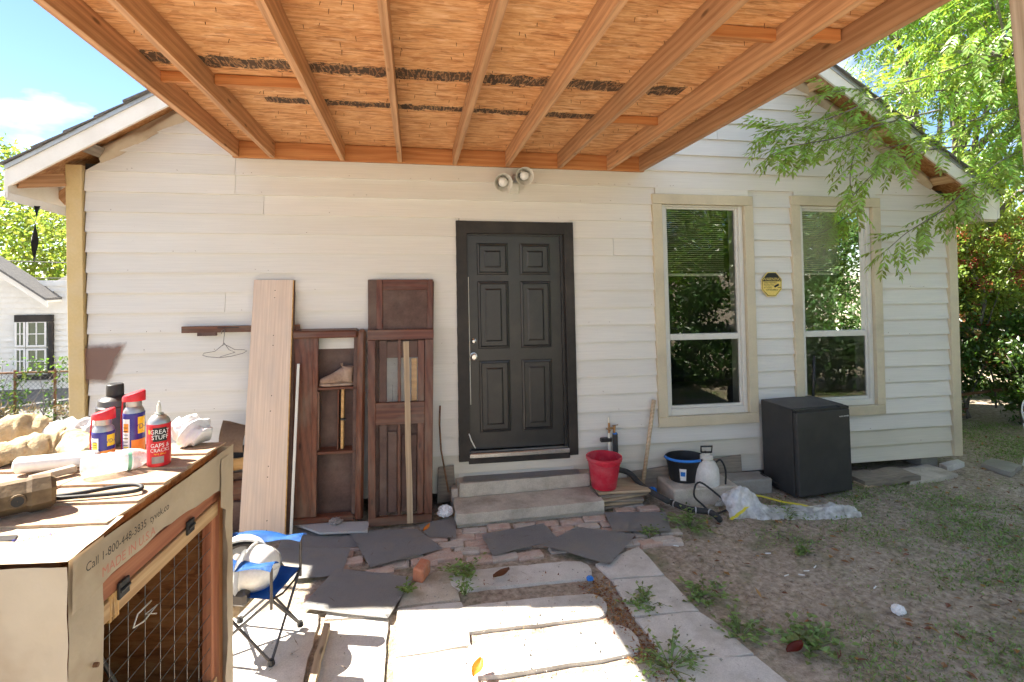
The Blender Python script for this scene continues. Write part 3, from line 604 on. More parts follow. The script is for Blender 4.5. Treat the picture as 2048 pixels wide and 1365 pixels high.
def deck(x0, x1, y0, y1):
    b = B(); P = lambda x, y, d: Vector((x, y, zr0(y)+0.144+d))
    b.hexa([P(x0,y0,0), P(x1,y0,0), P(x1,y1,0), P(x0,y1,0), P(x0,y0,0.012), P(x1,y0,0.012), P(x1,y1,0.012), P(x0,y1,0.012)])
    return b.build('roof_sheet', M['osb'], patio, recenter=False)
dk = [deck(-1.56, 0.84, -1.395, -0.02), deck(0.844, 2.23, -1.395, -0.02), deck(-1.56, 2.23, -2.618, -1.399), deck(-1.56, 2.23, YF-0.06, -2.622)]
b = B(); P = lambda x, y: Vector((x, y, zr0(y)+0.158)); b.hexa([P(-1.6, YF-0.1), P(2.27, YF-0.1), P(2.27, -0.02), P(-1.6, -0.02)]+[P(x, y)+Vector((0,0,0.012)) for x, y in ((-1.6, YF-0.1), (2.27, YF-0.1), (2.27, -0.02), (-1.6, -0.02))]); b.build('roof_covering', M['shing'], patio)
b = B()
for i in range(260):
    x = rnd.uniform(-1.5, 2.15); y = rnd.uniform(-3.3, -0.08); z = zr0(y)+0.145
    b.tube([(x, y, z), (x+rnd.uniform(-.006, .006), y+rnd.uniform(-.006, .006), z-rnd.uniform(0.015, 0.03))], [0.0022, 0.0012], 4)
tag(b.build('nail_points', M['rust'], dk[2]), kind='stuff')
plank('post', (2.60, -3.36, 0.0), (2.235, -3.36, zr0(-3.36)), 0.09, 0.09, M['greypost'], patio, up=(0, -1, 0), bev=0.004)
plank('post', (-1.60, -3.70, 0.0), (-1.60, -3.70, zr0(-3.70)), 0.09, 0.09, M['greypost'], patio, up=(0, -1, 0), bev=0.004)
# ================================================================ steps, path, bricks, felt sheets
def quadG(pts, z): return [G(px, py, z) for px, py in pts]
steps = T('concrete_steps', 'two worn concrete steps below the black door', 'steps', (1.0, -0.3, 0))
def rough_slab(poly, z0, z1, name, mat, parent, bev=0.012, jit=0.006):
    n = len(poly); out = []
    for i in range(n):
        a, c = Vector(poly[i]), Vector(poly[(i+1)%n]); m = max(1, int((c-a).length/0.09))
        for j in range(m):
            p = a.lerp(c, j/m); out.append(Vector((p.x+rnd.uniform(-jit, jit), p.y+rnd.uniform(-jit, jit), 0)))
    b = B(); b.prism(out, z0, z1, bev); return b.build(name, mat, parent, smooth='auto')
u = [G(919, 969, 0.25), G(1180, 947, 0.25)]; uB = [Vector((u[1].x+0.02, -0.015, 0)), Vector((u[0].x-0.02, -0.015, 0))]
rough_slab(u+uB, 0.13, 0.25, 'step_slab', M['concrete'], steps)
l = [G(913, 1030, 0.125), G(1209, 1002, 0.125)]; lB = [Vector((l[1].x+0.0, u[1].y+0.06, 0)), Vector((l[0].x, u[0].y+0.06, 0))]
rough_slab(l+lB, 0.04, 0.125, 'step_slab', M['concrete'], steps)
l2 = [v+Vector((0.0, 0.03, 0)) for v in l]
rough_slab(l2+[lB[0], lB[1]], -0.03, 0.04, 'step_riser', M['concrete'], steps, 0.004, 0.01)
for i, (x, dx) in enumerate(((u[1].x-0.11, 0.2), (u[0].x+0.02, 0.12))):
    y = u[1-i].y
    b = B(); b.box((x-dx/2, y+0.012, 0.128), (x+dx/2, y+0.12, 0.205), 0.008) if i == 0 else b.box((x-0.09, y+0.03, 0.0), (x-0.03, y+0.2, 0.2), 0.006)
    b.build('brick', M['brickg'], steps)
path = T('garden_path', 'concrete slabs and pavers laid as a path to the steps', None, (0.8, -2, 0), kind='structure')
del path['label']
def paver(pts, z=0.016, mat='slab', rounded=0, name='slab', th=0.06):
    rough_slab(quadG(pts, z), z-th, z, name, M[mat], path, 0.006, 0.007)
for q in (((1192,1128),(1277,1093),(1329,1150),(1222,1157)), ((1223,1160),(1330,1152),(1397,1219),(1267,1233)), ((1268,1236),(1399,1222),(1510,1308),(1330,1316)), ((1332,1319),(1513,1311),(1640,1420),(1400,1420))): paver(q)
def capsule(cx0, cy0, cx1, cy1, hw):
    a, c = Vector((cx0, cy0, 0)), Vector((cx1, cy1, 0)); d = (c-a).normalized(); n = Vector((-d.y, d.x, 0)); out = []
    for base, s in ((c, -1), (a, 1)):
        for k in range(7):
            t = math.pi*k/6; ex = 0.75
            out.append(base - n*hw*math.cos(t)*(1 if s < 0 else -1) + d*hw*ex*math.sin(t)*(1 if s < 0 else -1))
    return out
for (p0, p1, p2) in (((925,1160),(1160,1139),0.115), ((940,1236),(1185,1210),0.125), ((960,1318),(1245,1278),0.13), ((1000,1420),(1320,1362),0.13)):
    a, c = G(*p0, 0.018), G(*p1, 0.018)
    rough_slab(capsule(a.x, a.y, c.x, c.y, p2), -0.03, 0.018, 'paver', M['slab'], path, 0.007, 0.006)
for q in (((812,1176),(905,1128),(922,1197),(797,1213)), ((795,1218),(925,1202),(943,1290),(791,1313)), ((790,1317),(944,1294),(965,1420),(783,1430)), ((651,1243),(776,1238),(764,1420),(615,1420)), ((300,1220),(640,1228),(590,1430),(260,1420)), ((655,1214),(772,1210),(775,1234),(648,1238))): paver(q, 0.013, 'concrete' if q[0][0] in (812,) else 'slab')
plank('edging_board', G(654, 1252, 0.04), G(618, 1400, 0.05), 0.035, 0.05, M['lath'], path, wob=0.01)
bricks = T('brick_paving', None, None, (0.6, -0.8, 0), kind='structure')
shared = []
for v in range(6):
    b = B(); b.box((-0.098, -0.046, -0.055), (0.098, 0.046, 0), 0.009)
    for q in b.bm.verts: q.co += Vector((rnd.uniform(-.004,.004), rnd.uniform(-.004,.004), rnd.uniform(-.003,.003)))
    bmesh.ops.recalc_face_normals(b.bm, faces=b.bm.faces[:]); me = bpy.data.meshes.new('brick'); b.bm.to_mesh(me); b.bm.free(); me.materials.append(M['brickr' if v % 3 else 'brickg']); shared.append(me)
stepx = (l[0].x-0.05, l[1].x+0.03); stepy = min(l[0].y, l[1].y)
for r in range(-2, 9):
    y = -0.22-0.107*r
    for cidx in range(-5, 14):
        x = -0.25+0.21*cidx+(0.105 if r % 2 else 0)+rnd.uniform(-.012, .012)
        if stepx[0]-0.1 < x < stepx[1]+0.1 and y > stepy-0.02: continue
        if x < -0.62 or x > 2.1 or (x < 0.25 and y > -0.55) or (x > 1.55 and y < -0.98) or (x > 1.9 and y > -0.3): continue
        if y < -1.0+0.1*math.sin(x*3): continue
        if rnd.random() < 0.07: continue
        o = bpy.data.objects.new('brick', shared[rnd.randrange(6)])
        place(o, Matrix.Translation((x, y+rnd.uniform(-.008, .008), 0.014+rnd.uniform(-.006, .008))) @ Euler((rnd.uniform(-.04,.04), rnd.uniform(-.04,.04), rnd.uniform(-.07,.07))).to_matrix().to_4x4(), bricks)
for (px, py, a) in ((640, 1190, 0.2), (1300, 1083, 0.1), (1340, 1080, -0.2), (1268, 1083, 0.0), (900, 1110, 0.1), (850, 1118, 0.15), (760, 1140, 0.2), (1010, 1112, 0.1), (960, 1117, 0.05), (1060, 1108, 0.12)):
    p = G(px, py, 0.02); o = bpy.data.objects.new('brick', shared[rnd.randrange(6)]); place(o, Matrix.Translation(p) @ Matrix.Rotation(a, 4, 'Z'), bricks)
b = B(); b.box((-0.1, -0.05, 0), (0.1, 0.05, 0.1), 0.012); p = G(843, 1155, 0.015)
lb = b.build('loose_brick', M['brick2'], wm=Matrix.Translation(p) @ Euler((0.08, -0.1, 1.1)).to_matrix().to_4x4() @ Matrix.Diagonal((0.62, 0.8, 1.0, 1)))
tag(lb, 'single bright orange red brick lying loose beside the felt sheet', 'brick')

def felt(pts, label, z=0.035, curl=0.02, lift=None):
    P = quadG(pts, z); n = len(P); c = sum(P, Vector())/n
    b = B(); A, Bq, Cq, D = P[0], P[1], P[2], P[3]; sd_ = rnd.random()*30
    def fn(u, v):
        p = (A.lerp(Bq, u)).lerp(D.lerp(Cq, u), v); e = max(abs(u-0.5), abs(v-0.5))*2
        h = z+0.006*noise.noise(Vector((p.x*4, p.y*4, sd_)))+curl*0.5*max(0, e-0.8)*4*max(0, noise.noise(Vector((p.x*3+7, p.y*3, sd_))))
        return Vector((p.x+0.006*noise.noise(Vector((p.x*14, p.y*14, 3))), p.y+0.006*noise.noise(Vector((p.x*14, p.y*14, 8))), h))
    b.sheet(fn, 14, 12); o = b.build('felt_sheet', M['felt'], smooth=True, thick=0.003)
    return tag(o, label, 'felt sheet', 'pieces of black roofing felt on the ground')
felt(((570,1062),(705,1050),(720,1094),(556,1097)), 'black felt sheet against the foot of the brown cabinet', 0.022)
felt(((697,1063),(833,1057),(886,1097),(741,1135)), 'large black felt sheet in front of the brown doors', 0.04, 0.015)
felt(((545,1097),(702,1095),(683,1152),(588,1158)), 'black felt sheet just behind the blue camp chair', 0.03)
felt(((674,1137),(828,1154),(775,1238),(598,1217)), 'black felt sheet half lit by the sun beside the pale slabs', 0.034)
felt(((836,1052),(911,1032),(912,1075),(858,1075)), 'small black felt sheet left of the concrete steps', 0.03)
felt(((962,1070),(1087,1047),(1120,1080),(986,1111)), 'black felt sheet under the front of the lower step', 0.036)
felt(((1085,1091),(1153,1054),(1273,1069),(1220,1129)), 'pointed black felt sheet in front of the steps corner', 0.046)
felt(((1209,1026),(1332,1024),(1342,1064),(1226,1064)), 'black felt sheet on bricks in front of the red bucket', 0.034)
us = [G(925, 965, 0.262), G(1165, 948, 0.262)]
b = B(); A = [us[0]+Vector((0.0,0.02,0)), us[1]+Vector((-0.02,0.02,0)), Vector((us[1].x+0.0, -0.03, 0.262)), Vector((us[0].x+0.02, -0.03, 0.262))]
b.sheet(lambda u_, v_: A[0].lerp(A[1], u_).lerp(A[3].lerp(A[2], u_), v_)+Vector((0, 0, 0.004*noise.noise(Vector((u_*5, v_*3, 2))))), 12, 6)
tag(b.build('felt_sheet', M['felt'], smooth=True, thick=0.005), 'black felt sheet lying on the top concrete step', 'felt sheet', 'pieces of black roofing felt on the ground')

# ================================================================ things leaning on the wall
def leanq(bl, br, tl, tr, yb, yt, zb=0.02):       # pixels of the four corners, feet at yb, top at yt
    return W(*bl, yb), W(*br, yb), W(*tl, yt), W(*tr, yt)
# beige panel
bl, br, tl, tr = leanq((477,1075), (569,1066), (508,560), (586,560), -0.42, -0.05)
bl.z = br.z = 0.03; d = Vector((0, -0.03, 0))
pan = T('laminate_panel', 'tall beige laminate panel leaning on the wall', 'panel', bl)
nrm = (br-bl).cross(tl-bl).normalized(); nrm = -nrm if nrm.y > 0 else nrm
b = B(); th = nrm*0.022; b.hexa([bl, br, br-th, bl-th, tl, tr, tr-th, tl-th], 0.002)
m = frame(bl, tl-bl, nrm)
for v in b.bm.verts: v.co = m.inverted() @ v.co
b.build('board', M['beige'], pan, wm=m)
b = B(); e = (br-bl).normalized()*0.006; b.hexa([br+nrm*0.001, br+e+nrm*0.001, br+e-th, br-th, tr+nrm*0.001, tr+e+nrm*0.001, tr+e-th, tr-th]); b.build('edge_band', M['honey'], pan)
b = B()
for fr, fu in ((0.045,0.55),(0.075,0.55),(0.23,0.56),(0.27,0.56),(0.47,0.58),(0.53,0.57),(0.74,0.58),(0.78,0.57),(0.94,0.6),(0.975,0.6)):
    p = (tl.lerp(tr, fu)).lerp(bl.lerp(br, fu), fr)+nrm*0.0005; b.tube([p, p+nrm*0.0015], 0.0045, 7)
b.build('peg_hole', M['ink'], pan)
# second thin panel behind it
q = [bl+Vector((0.05, 0.05, 0)), br+Vector((0.035, 0.05, 0)), tl+Vector((0.03, 0.025, -0.005)), tr+Vector((0.012, 0.025, -0.005))]
b = B(); b.hexa([q[0], q[1], q[1]+Vector((0,.02,0)), q[0]+Vector((0,.02,0)), q[2], q[3], q[3]+Vector((0,.02,0)), q[2]+Vector((0,.02,0))])
tag(b.build('backing_panel', M['mahogd']), 'thin brown panel hidden behind the beige laminate panel', 'panel')
s0, s1 = W(582, 1058, -0.40), W(597, 728, -0.17); s0.z = 0.03
tag(plank('metal_strip', s0, s1, 0.022, 0.012, M['vinyl'], up=(0,-1,0.1)), 'narrow white drilled strip leaning beside the beige panel', 'strip')
# cabinet
yb, yt = -0.30, -0.10
cab = T('cabinet', 'dark red wooden cabinet carcass with open shelves leaning on the wall', 'cabinet', (-0.75, -0.2, 0))
cb = [W(582,1046,yb), W(726,1040,yb), W(586,655,yt), W(732,655,yt)]; zb_ = 0.06
cb[0].z = cb[1].z = zb_; zt = (cb[2].z+cb[3].z)/2; cb[2].z = cb[3].z = zt
Hc = zt-zb_
def CB(u, v, d):   # across, up, inwards
    p = cb[0].lerp(cb[1], u).lerp(cb[2].lerp(cb[3], u), v); return p+Vector((0, d, d*0.1))
def cbox(u0, u1, v0, v1, d0, d1, name, mat, bev=0.003, parent=None):
    b = B(); b.hexa([CB(u0,v0,d0), CB(u1,v0,d0), CB(u1,v0,d1), CB(u0,v0,d1), CB(u0,v1,d0), CB(u1,v1,d0), CB(u1,v1,d1), CB(u0,v1,d1)], bev); return b.build(name, M[mat], parent or cab)
cbox(0.0, 0.27, 0.015, 0.955, 0.012, 0.03, 'side_panel', 'mahogV'); cbox(0.27, 0.345, 0.03, 0.945, -0.004, 0.028, 'stile', 'mahogV')
cbox(0.885, 1.0, 0.0, 0.985, -0.03, 0.05, 'stile', 'mahogV', 0.02); cbox(0.0, 0.88, 0.945, 0.985, -0.03, 0.104, 'top_rail', 'mahog', 0.012); cbox(0.01, 0.88, 0.0, 0.028, -0.02, 0.06, 'bottom_rail', 'mahog', 0.01)
cbox(0.3, 0.9, 0.0, 0.985, 0.105, 0.115, 'back_panel', 'mahogd'); cbox(0.835, 0.885, 0.03, 0.95, 0.0, 0.1, 'stile', 'mahogd')
cbox(0.345, 0.885, 0.668, 0.682, 0.0, 0.104, 'shelf', 'mahog'); cbox(0.345, 0.885, 0.338, 0.352, 0.0, 0.104, 'shelf', 'mahog')
cbox(0.345, 0.37, 0.36, 0.66, 0.0, 0.1, 'divider', 'mahogV'); cbox(0.61, 0.632, 0.353, 0.667, 0.03, 0.1, 'divider', 'mahogV'); cbox(0.66, 0.70, 0.353, 0.665, 0.035, 0.1, 'divider', 'honey')
cbox(0.665, 0.74, 0.505, 0.513, 0.01, 0.03, 'catch', 'black', 0.001)
# boot on the upper shelf
bt = T('boot', 'worn tan ankle boot on the upper cabinet shelf', 'boot', CB(0.62, 0.684, 0.03))
base = CB(0.60, 0.682, 0.045); mB = frame(base+Vector((0,0,0.003)), CB(0.85,0.68,0.05)-CB(0.45,0.68,0.05), (0,0,1))
def bootpt(u, v):
    t = v*2*math.pi; s = u
    if s < 0.55: cx, cz = -0.13+0.16*s/0.55, 0.02+0.01*s; rx, rz = 0.0, 0.0
    return None
b = B(); rings = []
for (x, z, ry, rx, rz) in ((-0.145,0.035,0.008,0,0.008), (-0.135,0.04,0.03,0,0.025), (-0.10,0.045,0.042,0,0.035), (-0.05,0.055,0.043,0,0.045), (0.0,0.07,0.04,0,0.06), (0.045,0.085,0.038,0,0.075), (0.09,0.08,0.036,0,0.068), (0.12,0.07,0.03,0,0.055), (0.128,0.06,0.01,0,0.04)):
    rings.append([b.bm.verts.new(mB @ Vector((x, ry*math.cos(2*math.pi*j/12), z+rz*math.sin(2*math.pi*j/12)))) for j in range(12)])
for a_, c_ in zip(rings, rings[1:]):
    for j in range(12): b.bm.faces.new((a_[j], a_[(j+1)%12], c_[(j+1)%12], c_[j]))
b.bm.faces.new(rings[0]); b.bm.faces.new(rings[-1]); b.lathe([(0.05, 0.09), (0.046, 0.13), (0.05, 0.165), (0.044, 0.165), (0.04, 0.11)], mB @ Matrix.Translation((0.075, 0, 0)) @ Matrix.Rotation(0.1, 4, 'Y'), 14, False, 1.0, 0.8)
b.build('upper', M['boot'], bt, smooth=True)
b = B(); o_ = []
for k in range(20):
    t = 2*math.pi*k/20; x = math.cos(t); o_.append((x*0.145-0.005, math.sin(t)*(0.047-0.008*x-(0.012 if -0.3 < x < 0.4 else 0))))
b.prism(o_, 0, 0.02); bmesh.ops.transform(b.bm, matrix=mB, verts=b.bm.verts[:]); b.build('sole', M['boot'], bt)
b = B(); b.tube([mB @ Vector(v) for v in ((0.045,0,0.16),(0.03,0,0.185),(0.045,0.0,0.192),(0.05,0,0.165))], 0.005, 5); b.build('pull_tab', M['boot'], bt)
# stack of brown doors
dyb, dyt = -0.36, -0.07
dr = T('brown_doors', 'stack of dark brown cabinet doors leaning beside the black door', 'cabinet doors', (-0.1, -0.25, 0))
db = [W(737,1046,dyb), W(864,1046,dyb), W(735,560,dyt), W(868,560,dyt)]
db[0].z = db[1].z = 0.03; zt = (db[2].z+db[3].z)/2; db[2].z = db[3].z = zt
def DB(u, v, d): return db[0].lerp(db[1], u).lerp(db[2].lerp(db[3], u), v)+Vector((0, d, d*0.12))
def dbox(u0, u1, v0, v1, d0, d1, name='door_board', mat='mahog', bev=0.003):
    if name == 'stile' and mat == 'mahog': mat = 'mahogV'
    b = B(); b.hexa([DB(u0,v0,d0), DB(u1,v0,d0), DB(u1,v0,d1), DB(u0,v0,d1), DB(u0,v1,d0), DB(u1,v1,d0), DB(u1,v1,d1), DB(u0,v1,d1)], bev); return b.build(name, M[mat], dr)
dbox(0.0, 0.16, 0.0, 0.998, 0.03, 0.045, 'back_door', 'mahogd')
dbox(0.84, 1.0, 0.0, 0.99, 0.03, 0.045, 'back_door', 'mahogV')
dbox(0.16, 0.84, 0.73, 0.985, 0.0315, 0.044, 'back_door', 'mahogd'); dbox(0.16, 0.84, 0.04, 0.4, 0.0325, 0.044, 'back_door', 'mahogd')
dbox(0.13, 0.22, 0.78, 1.0, 0.008, 0.028, 'stile'); dbox(0.9, 0.985, 0.78, 1.0, 0.008, 0.028, 'stile'); dbox(0.22, 0.9, 0.955, 1.0, 0.0085, 0.0275, 'rail'); dbox(0.22, 0.9, 0.78, 0.955, 0.016, 0.024, 'panel', 'mahogd')
dbox(0.0, 1.0, 0.745, 0.787, -0.022, 0.004, 'rail'); dbox(0.0, 0.115, 0.0, 0.744, -0.022, 0.004, 'stile'); dbox(0.0, 1.0, 0.0, 0.032, -0.0225, 0.005, 'rail')
dbox(0.87, 1.0, 0.033, 0.744, -0.02, 0.003, 'stile'); dbox(0.76, 0.862, 0.033, 0.74, -0.008, 0.012, 'stile'); dbox(0.115, 0.87, 0.395, 0.485, -0.0215, 0.0035, 'rail')
dbox(0.17, 0.285, 0.033, 0.74, 0.006, 0.02, 'stile', 'mahogd'); dbox(0.285, 0.76, 0.665, 0.735, 0.007, 0.02, 'rail', 'mahogd')
dbox(0.45, 0.50, 0.03, 0.742, -0.006, 0.012, 'stile'); dbox(0.30, 0.44, 0.04, 0.36, 0.012, 0.02, 'panel', 'mahogd'); dbox(0.51, 0.75, 0.04, 0.345, 0.012, 0.02, 'panel', 'mahogd')
b = B(); b.add([DB(0.285,0.4,0.015), DB(0.76,0.4,0.015), DB(0.76,0.665,0.015), DB(0.285,0.665,0.015)], [(0,1,2,3)]); b.build('pane', M['glass2'], dr)
dbox(0.66, 0.75, 0.44, 0.66, 0.017, 0.024, 'veneer_strip', 'honey'); dbox(0.57, 0.63, 0.5, 0.56, -0.012, 0.0, 'hinge', 'brass', 0.002)
p0, p1 = W(820, 1058, -0.44), W(812, 683, -0.14); p0.z = 0.06
tag(plank('lath', p0, p1, 0.048, 0.018, M['lath'], up=(0,-1,0.15), wob=0.004), 'thin bare wooden lath leaning on the brown doors', 'lath')
# rail with hanger
r0, r1 = W(364, 660, -0.06), W(600, 660, -0.06); r1.z = r0.z
rl = T('hanging_rail', 'brown wooden clothes rail projecting behind the beige panel', 'rail', r0)
plank('rail', r0, r1, 0.03, 0.055, M['mahog'], rl); plank('bracket', r0+Vector((0.12,0,-0.04)), r0+Vector((0.27,0,-0.04)), 0.03, 0.03, M['mahogd'], rl)
plank('slot', r0+Vector((0.28,-0.016,0.012)), r0+Vector((0.45,-0.016,0.012)), 0.002, 0.008, M['ink'], rl)
hc = W(447, 660, -0.1); hx = lambda px, py, dy=0.0: W(px, py, -0.1+dy)
hg = T('coat_hanger', 'bent white wire coat hanger hooked on the brown rail', 'hanger', hx(447, 712))
b = B(); b.tube([hx(443,668), hx(444,661,0.02), hx(448,659,0.0), hx(449,668), hx(447,684), hx(446,692)], 0.0028, 6); b.build('hook', M['galv'], hg, smooth=True)
b = B(); b.tube([hx(446,690), hx(430,703), hx(408,707), hx(405,711), hx(415,714), hx(440,716), hx(462,713), hx(486,707), hx(494,702), hx(488,700), hx(470,700), hx(455,692), hx(446,688)], 0.0028, 6); b.tube([hx(448,686,-.02), hx(458,700,-.02), hx(470,705,-.02), hx(440,714,-.01)], 0.0028, 6); b.build('wire', M['galv'], hg, smooth=True)
# scrap pile left of the panel
def scrap(name, pts, y, th, mat, label, cat='scrap wood', dy=0.0):
    P = [W(px, py, y+dy*i) for i, (px, py) in enumerate(pts)]; n = len(P); b = B(); back = [p+Vector((0.0, th, 0)) for p in P]
    b.add(P+back, [tuple(range(n)), tuple(range(2*n-1, n-1, -1))]+[(i, (i+1)%n, n+(i+1)%n, n+i) for i in range(n)])
    return tag(b.build(name, M[mat]), label, cat)
scrap('scrap_board', ((300,1010),(490,1005),(487,1060),(300,1068)), -0.24, 0.04, 'mahogd', 'brown board lowest in the scrap pile by the panel', 'board')
scrap('scrap_board', ((300,980),(495,960),(490,1002),(300,1008)), -0.20, 0.04, 'mahog', 'dark brown board in the middle of the scrap pile', 'board')
scrap('scrap_board', ((380,952),(500,945),(496,972),(380,984)), -0.16, 0.03, 'card', 'greyish tan board in the scrap pile behind the hutch', 'board')
scrap('scrap_board', ((440,924),(505,914),(500,936),(445,946)), -0.19, 0.03, 'honey', 'orange tan board end near the top of the scrap pile', 'board')
scrap('scrap_board', ((400,925),(505,885),(505,914),(400,948)), -0.12, 0.03, 'blacktrim', 'black charred board across the top of the scrap pile', 'board')
scrap('peeling_board', ((415,935),(457,921),(464,976),(420,988)), -0.26, 0.02, 'peel', 'jagged board with peeling white paint by the hutch', 'board')
b = B()
def cd(u_, v_):
    a = W(446+50*u_, 846, -0.16); c = W(440+46*u_, 905, -0.30); p = a.lerp(c, v_); p.y -= 0.06*math.sin(v_*3.1); p.z += 0.02*math.cos(u_*3)*(1-v_); return p
b.sheet(cd, 8, 8); tag(b.build('cardboard', M['card'], smooth=True, thick=0.006), 'curled brown cardboard on top of the scrap pile', 'cardboard')
# rod and bits by the brown doors
tag(B().tube([W(880,812,-0.05), W(879,850,-0.06), W(882,900,-0.08), W(890,945,-0.12), W(897,985,-0.16)], 0.008, 7).build('iron_rod', M['rust'], smooth=True), 'thin bent rusty rod standing right of the brown doors', 'rod')
b = B(); b.hexa([W(874,1008,-0.08), W(911,1003,-0.06), W(911,1003,-0.03), W(874,1008,-0.03), W(876,935,-0.05), W(908,930,-0.04), W(908,930,-0.01), W(876,935,-0.01)], 0.004); tag(b.build('wood_block', M['oldwood']), 'weathered grey board end beside the steps', 'board')
def crumple(name, c, r, mat, label, cat, sq=0.6, seed=0, amp=0.5, n=10):
    b = B(); bmesh.ops.create_icosphere(b.bm, subdivisions=4, radius=1.0)
    for v in b.bm.verts:
        d = v.co.normalized(); k = 1+amp*(0.35-1.3*abs(noise.noise(d*2.0+Vector((seed, 0, 0)))))+0.5*amp*(0.3-abs(noise.noise(d*4.5+Vector((0, seed, 0)))))+0.2*amp*(0.3-abs(noise.noise(d*11+Vector((0, seed, 3)))))
        v.co = Vector((d.x*r*k, d.y*r*k, (d.z*r*sq*k)))
        v.co.z = max(v.co.z, -r*sq*0.6)
    for v in b.bm.verts: v.co += Vector(c)+Vector((0, 0, r*sq*0.6))
    return tag(b.build(name, M[mat], smooth='auto'), label, cat)
crumple('crumpled_bag', G(890, 1030, 0.05), 0.06, 'bag', 'crumpled white plastic bag left of the steps', 'bag', 0.8, 3)
crumple('crumpled_paper', G(1797, 1226, 0), 0.035, 'paper', 'crumpled white paper ball on the bare dirt', 'paper', 0.8, 5)
b = B(); pz = [(590,1048),(738,1043),(735,1062),(640,1066)]; P = [G(px, py, 0.06) for px, py in pz]
b.prism(P, 0.045, 0.062); tag(b.build('dark_board', M['felt']), 'flat dark board lying at the cabinet foot', 'board')
crumple('dirty_rag', G(672, 1046, 0.06), 0.05, 'greyfab', 'dirty dark rag at the foot of the cabinet', 'rag', 0.5, 8)

# ================================================================ things along the right wall
# floodlight
c = W(1026, 366); fl = T('floodlight', 'white twin security floodlight above the black door', 'light', c)
b = B(); b.box((c.x-0.05, -0.05, c.z-0.11), (c.x+0.05, -0.03, c.z-0.01), 0.006); b.build('mounting_plate', M['vinyl'], fl)
b = B(); b.box((c.x-0.03, -0.11, c.z-0.01), (c.x+0.04, -0.021, c.z+0.06), 0.015); b.build('junction_box', M['greytin'], fl)
for px, py, dx in ((1007, 366, -0.75), (1050, 353, 0.45)):
    p = W(px, py, -0.22); m = frame(p, (1, 0, 0), (dx, -1, -0.35))
    b = B(); b.lathe([(0.025, -0.16), (0.045, -0.13), (0.055, -0.08), (0.078, -0.02), (0.085, 0.0), (0.082, 0.0), (0.07, -0.025), (0.05, -0.07)], m, 22, False); b.build('lamp_head', M['vinyl'], fl, smooth='auto')
    b = B(); b.lathe([(0.02, -0.08), (0.04, -0.04), (0.043, -0.025), (0.03, -0.008), (0.004, 0.0)], m, 16); b.build('bulb', M['hat'], fl, smooth=True)
    b = B(); b.tube([m @ Vector((0, 0, -0.15)), Vector((c.x, -0.07, c.z+0.03))], 0.016, 8); b.build('arm', M['greytin'], fl)
# warning sign
sc_ = W(1543, 569, -0.035); w_, h_ = 0.115, 0.125
sg = T('warning_sign', 'yellow octagonal video surveillance warning sign between the windows', 'sign', sc_)
def octo(f, d): return [Vector((sc_.x+x*w_*f, -0.035-d, sc_.z+z*h_*f)) for x, z in ((-.42,-1),(.42,-1),(1,-.42),(1,.42),(.42,1),(-.42,1),(-1,.42),(-1,-.42))]
def plate(f, d0, d1, name, mat, pts=None):
    A = [v.copy() for v in (pts or octo(f, d1))]; b = B(); n = len(A)
    for v in A: v.y = -0.035-d1
    C_ = [Vector((v.x, -0.035-d0, v.z)) for v in A]
    b.add(A+C_, [tuple(range(n)), tuple(range(2*n-1, n-1, -1))]+[(i, (i+1)%n, n+(i+1)%n, n+i) for i in range(n)]); return b.build(name, M[mat], sg)
plate(1.0, 0, 0.004, 'plate', 'signy'); plate(0.93, 0.004, 0.005, 'border', 'ink'); plate(0.89, 0.005, 0.006, 'face', 'signy')
o = octo(0.93, 0); plate(1, 0.006, 0.0068, 'header', 'ink', [Vector((sc_.x-w_*.93, 0, sc_.z+h_*.24)), Vector((sc_.x+w_*.93, 0, sc_.z+h_*.24)), o[3], o[4], o[5], o[6]])
mt = lambda x, z, d=0.0075: frame((sc_.x+x, -0.035-d, sc_.z+z), (1,0,0), (0,-1,0))
text('WARNING', 0.046, mt(0, 0.037), M['signy'], sg, align='CENTER', xs=0.95)
for s_, x, z in (('THESE PREMISES', -0.092, 0.008), ('PROTECTED', -0.092, -0.016), ('BY VIDEO', -0.092, -0.040), ('SURVEILLANCE', -0.068, -0.064)): text(s_, 0.0235, mt(x, z), M['ink'], sg, xs=0.86)
b = B(); b.box((-0.028, -0.003, -0.010), (0.028, 0, 0.010), 0.003, Matrix.Translation((sc_.x+0.052, -0.0425, sc_.z-0.014)) @ Matrix.Rotation(-0.45, 4, 'Y')); b.box((-0.004, -0.003, -0.014), (0.032, 0, -0.008), 0, Matrix.Translation((sc_.x+0.068, -0.0422, sc_.z-0.022))); b.build('camera_symbol', M['ink'], sg)
# buckets
def bucket(name, label, mat, rim_mat, c, r0, r1, h, sx=1.0, sy=1.0, rimr=0.012):
    t = T(name, label, 'bucket', c); m = Matrix.Translation(c)
    b = B(); b.lathe([(r0*0.97, 0.002), (r0, 0.01), (r1, h), (r1-0.006, h), (r0-0.008, 0.012), (0.001, 0.012)], m, 28, False, sx, sy); b.lathe([(r0*0.97, 0.002), (0.001, 0.002)], m, 28, False, sx, sy); b.build('body', M[mat], t, smooth='auto')
    b = B(); b.lathe([(r1-0.002, h-0.022), (r1+rimr, h-0.018), (r1+rimr, h), (r1, h+0.004), (r1-0.006, h)], m, 28, False, sx, sy); b.build('rim', M[rim_mat], t, smooth='auto'); return t, m
c = G(1208, 974, 0.16)
c = Vector((c.x, c.y, 0.16))
t, m = bucket('red_bucket', 'red plastic bucket beside the top step', 'red', 'red', c, 0.115, 0.155, 0.285)
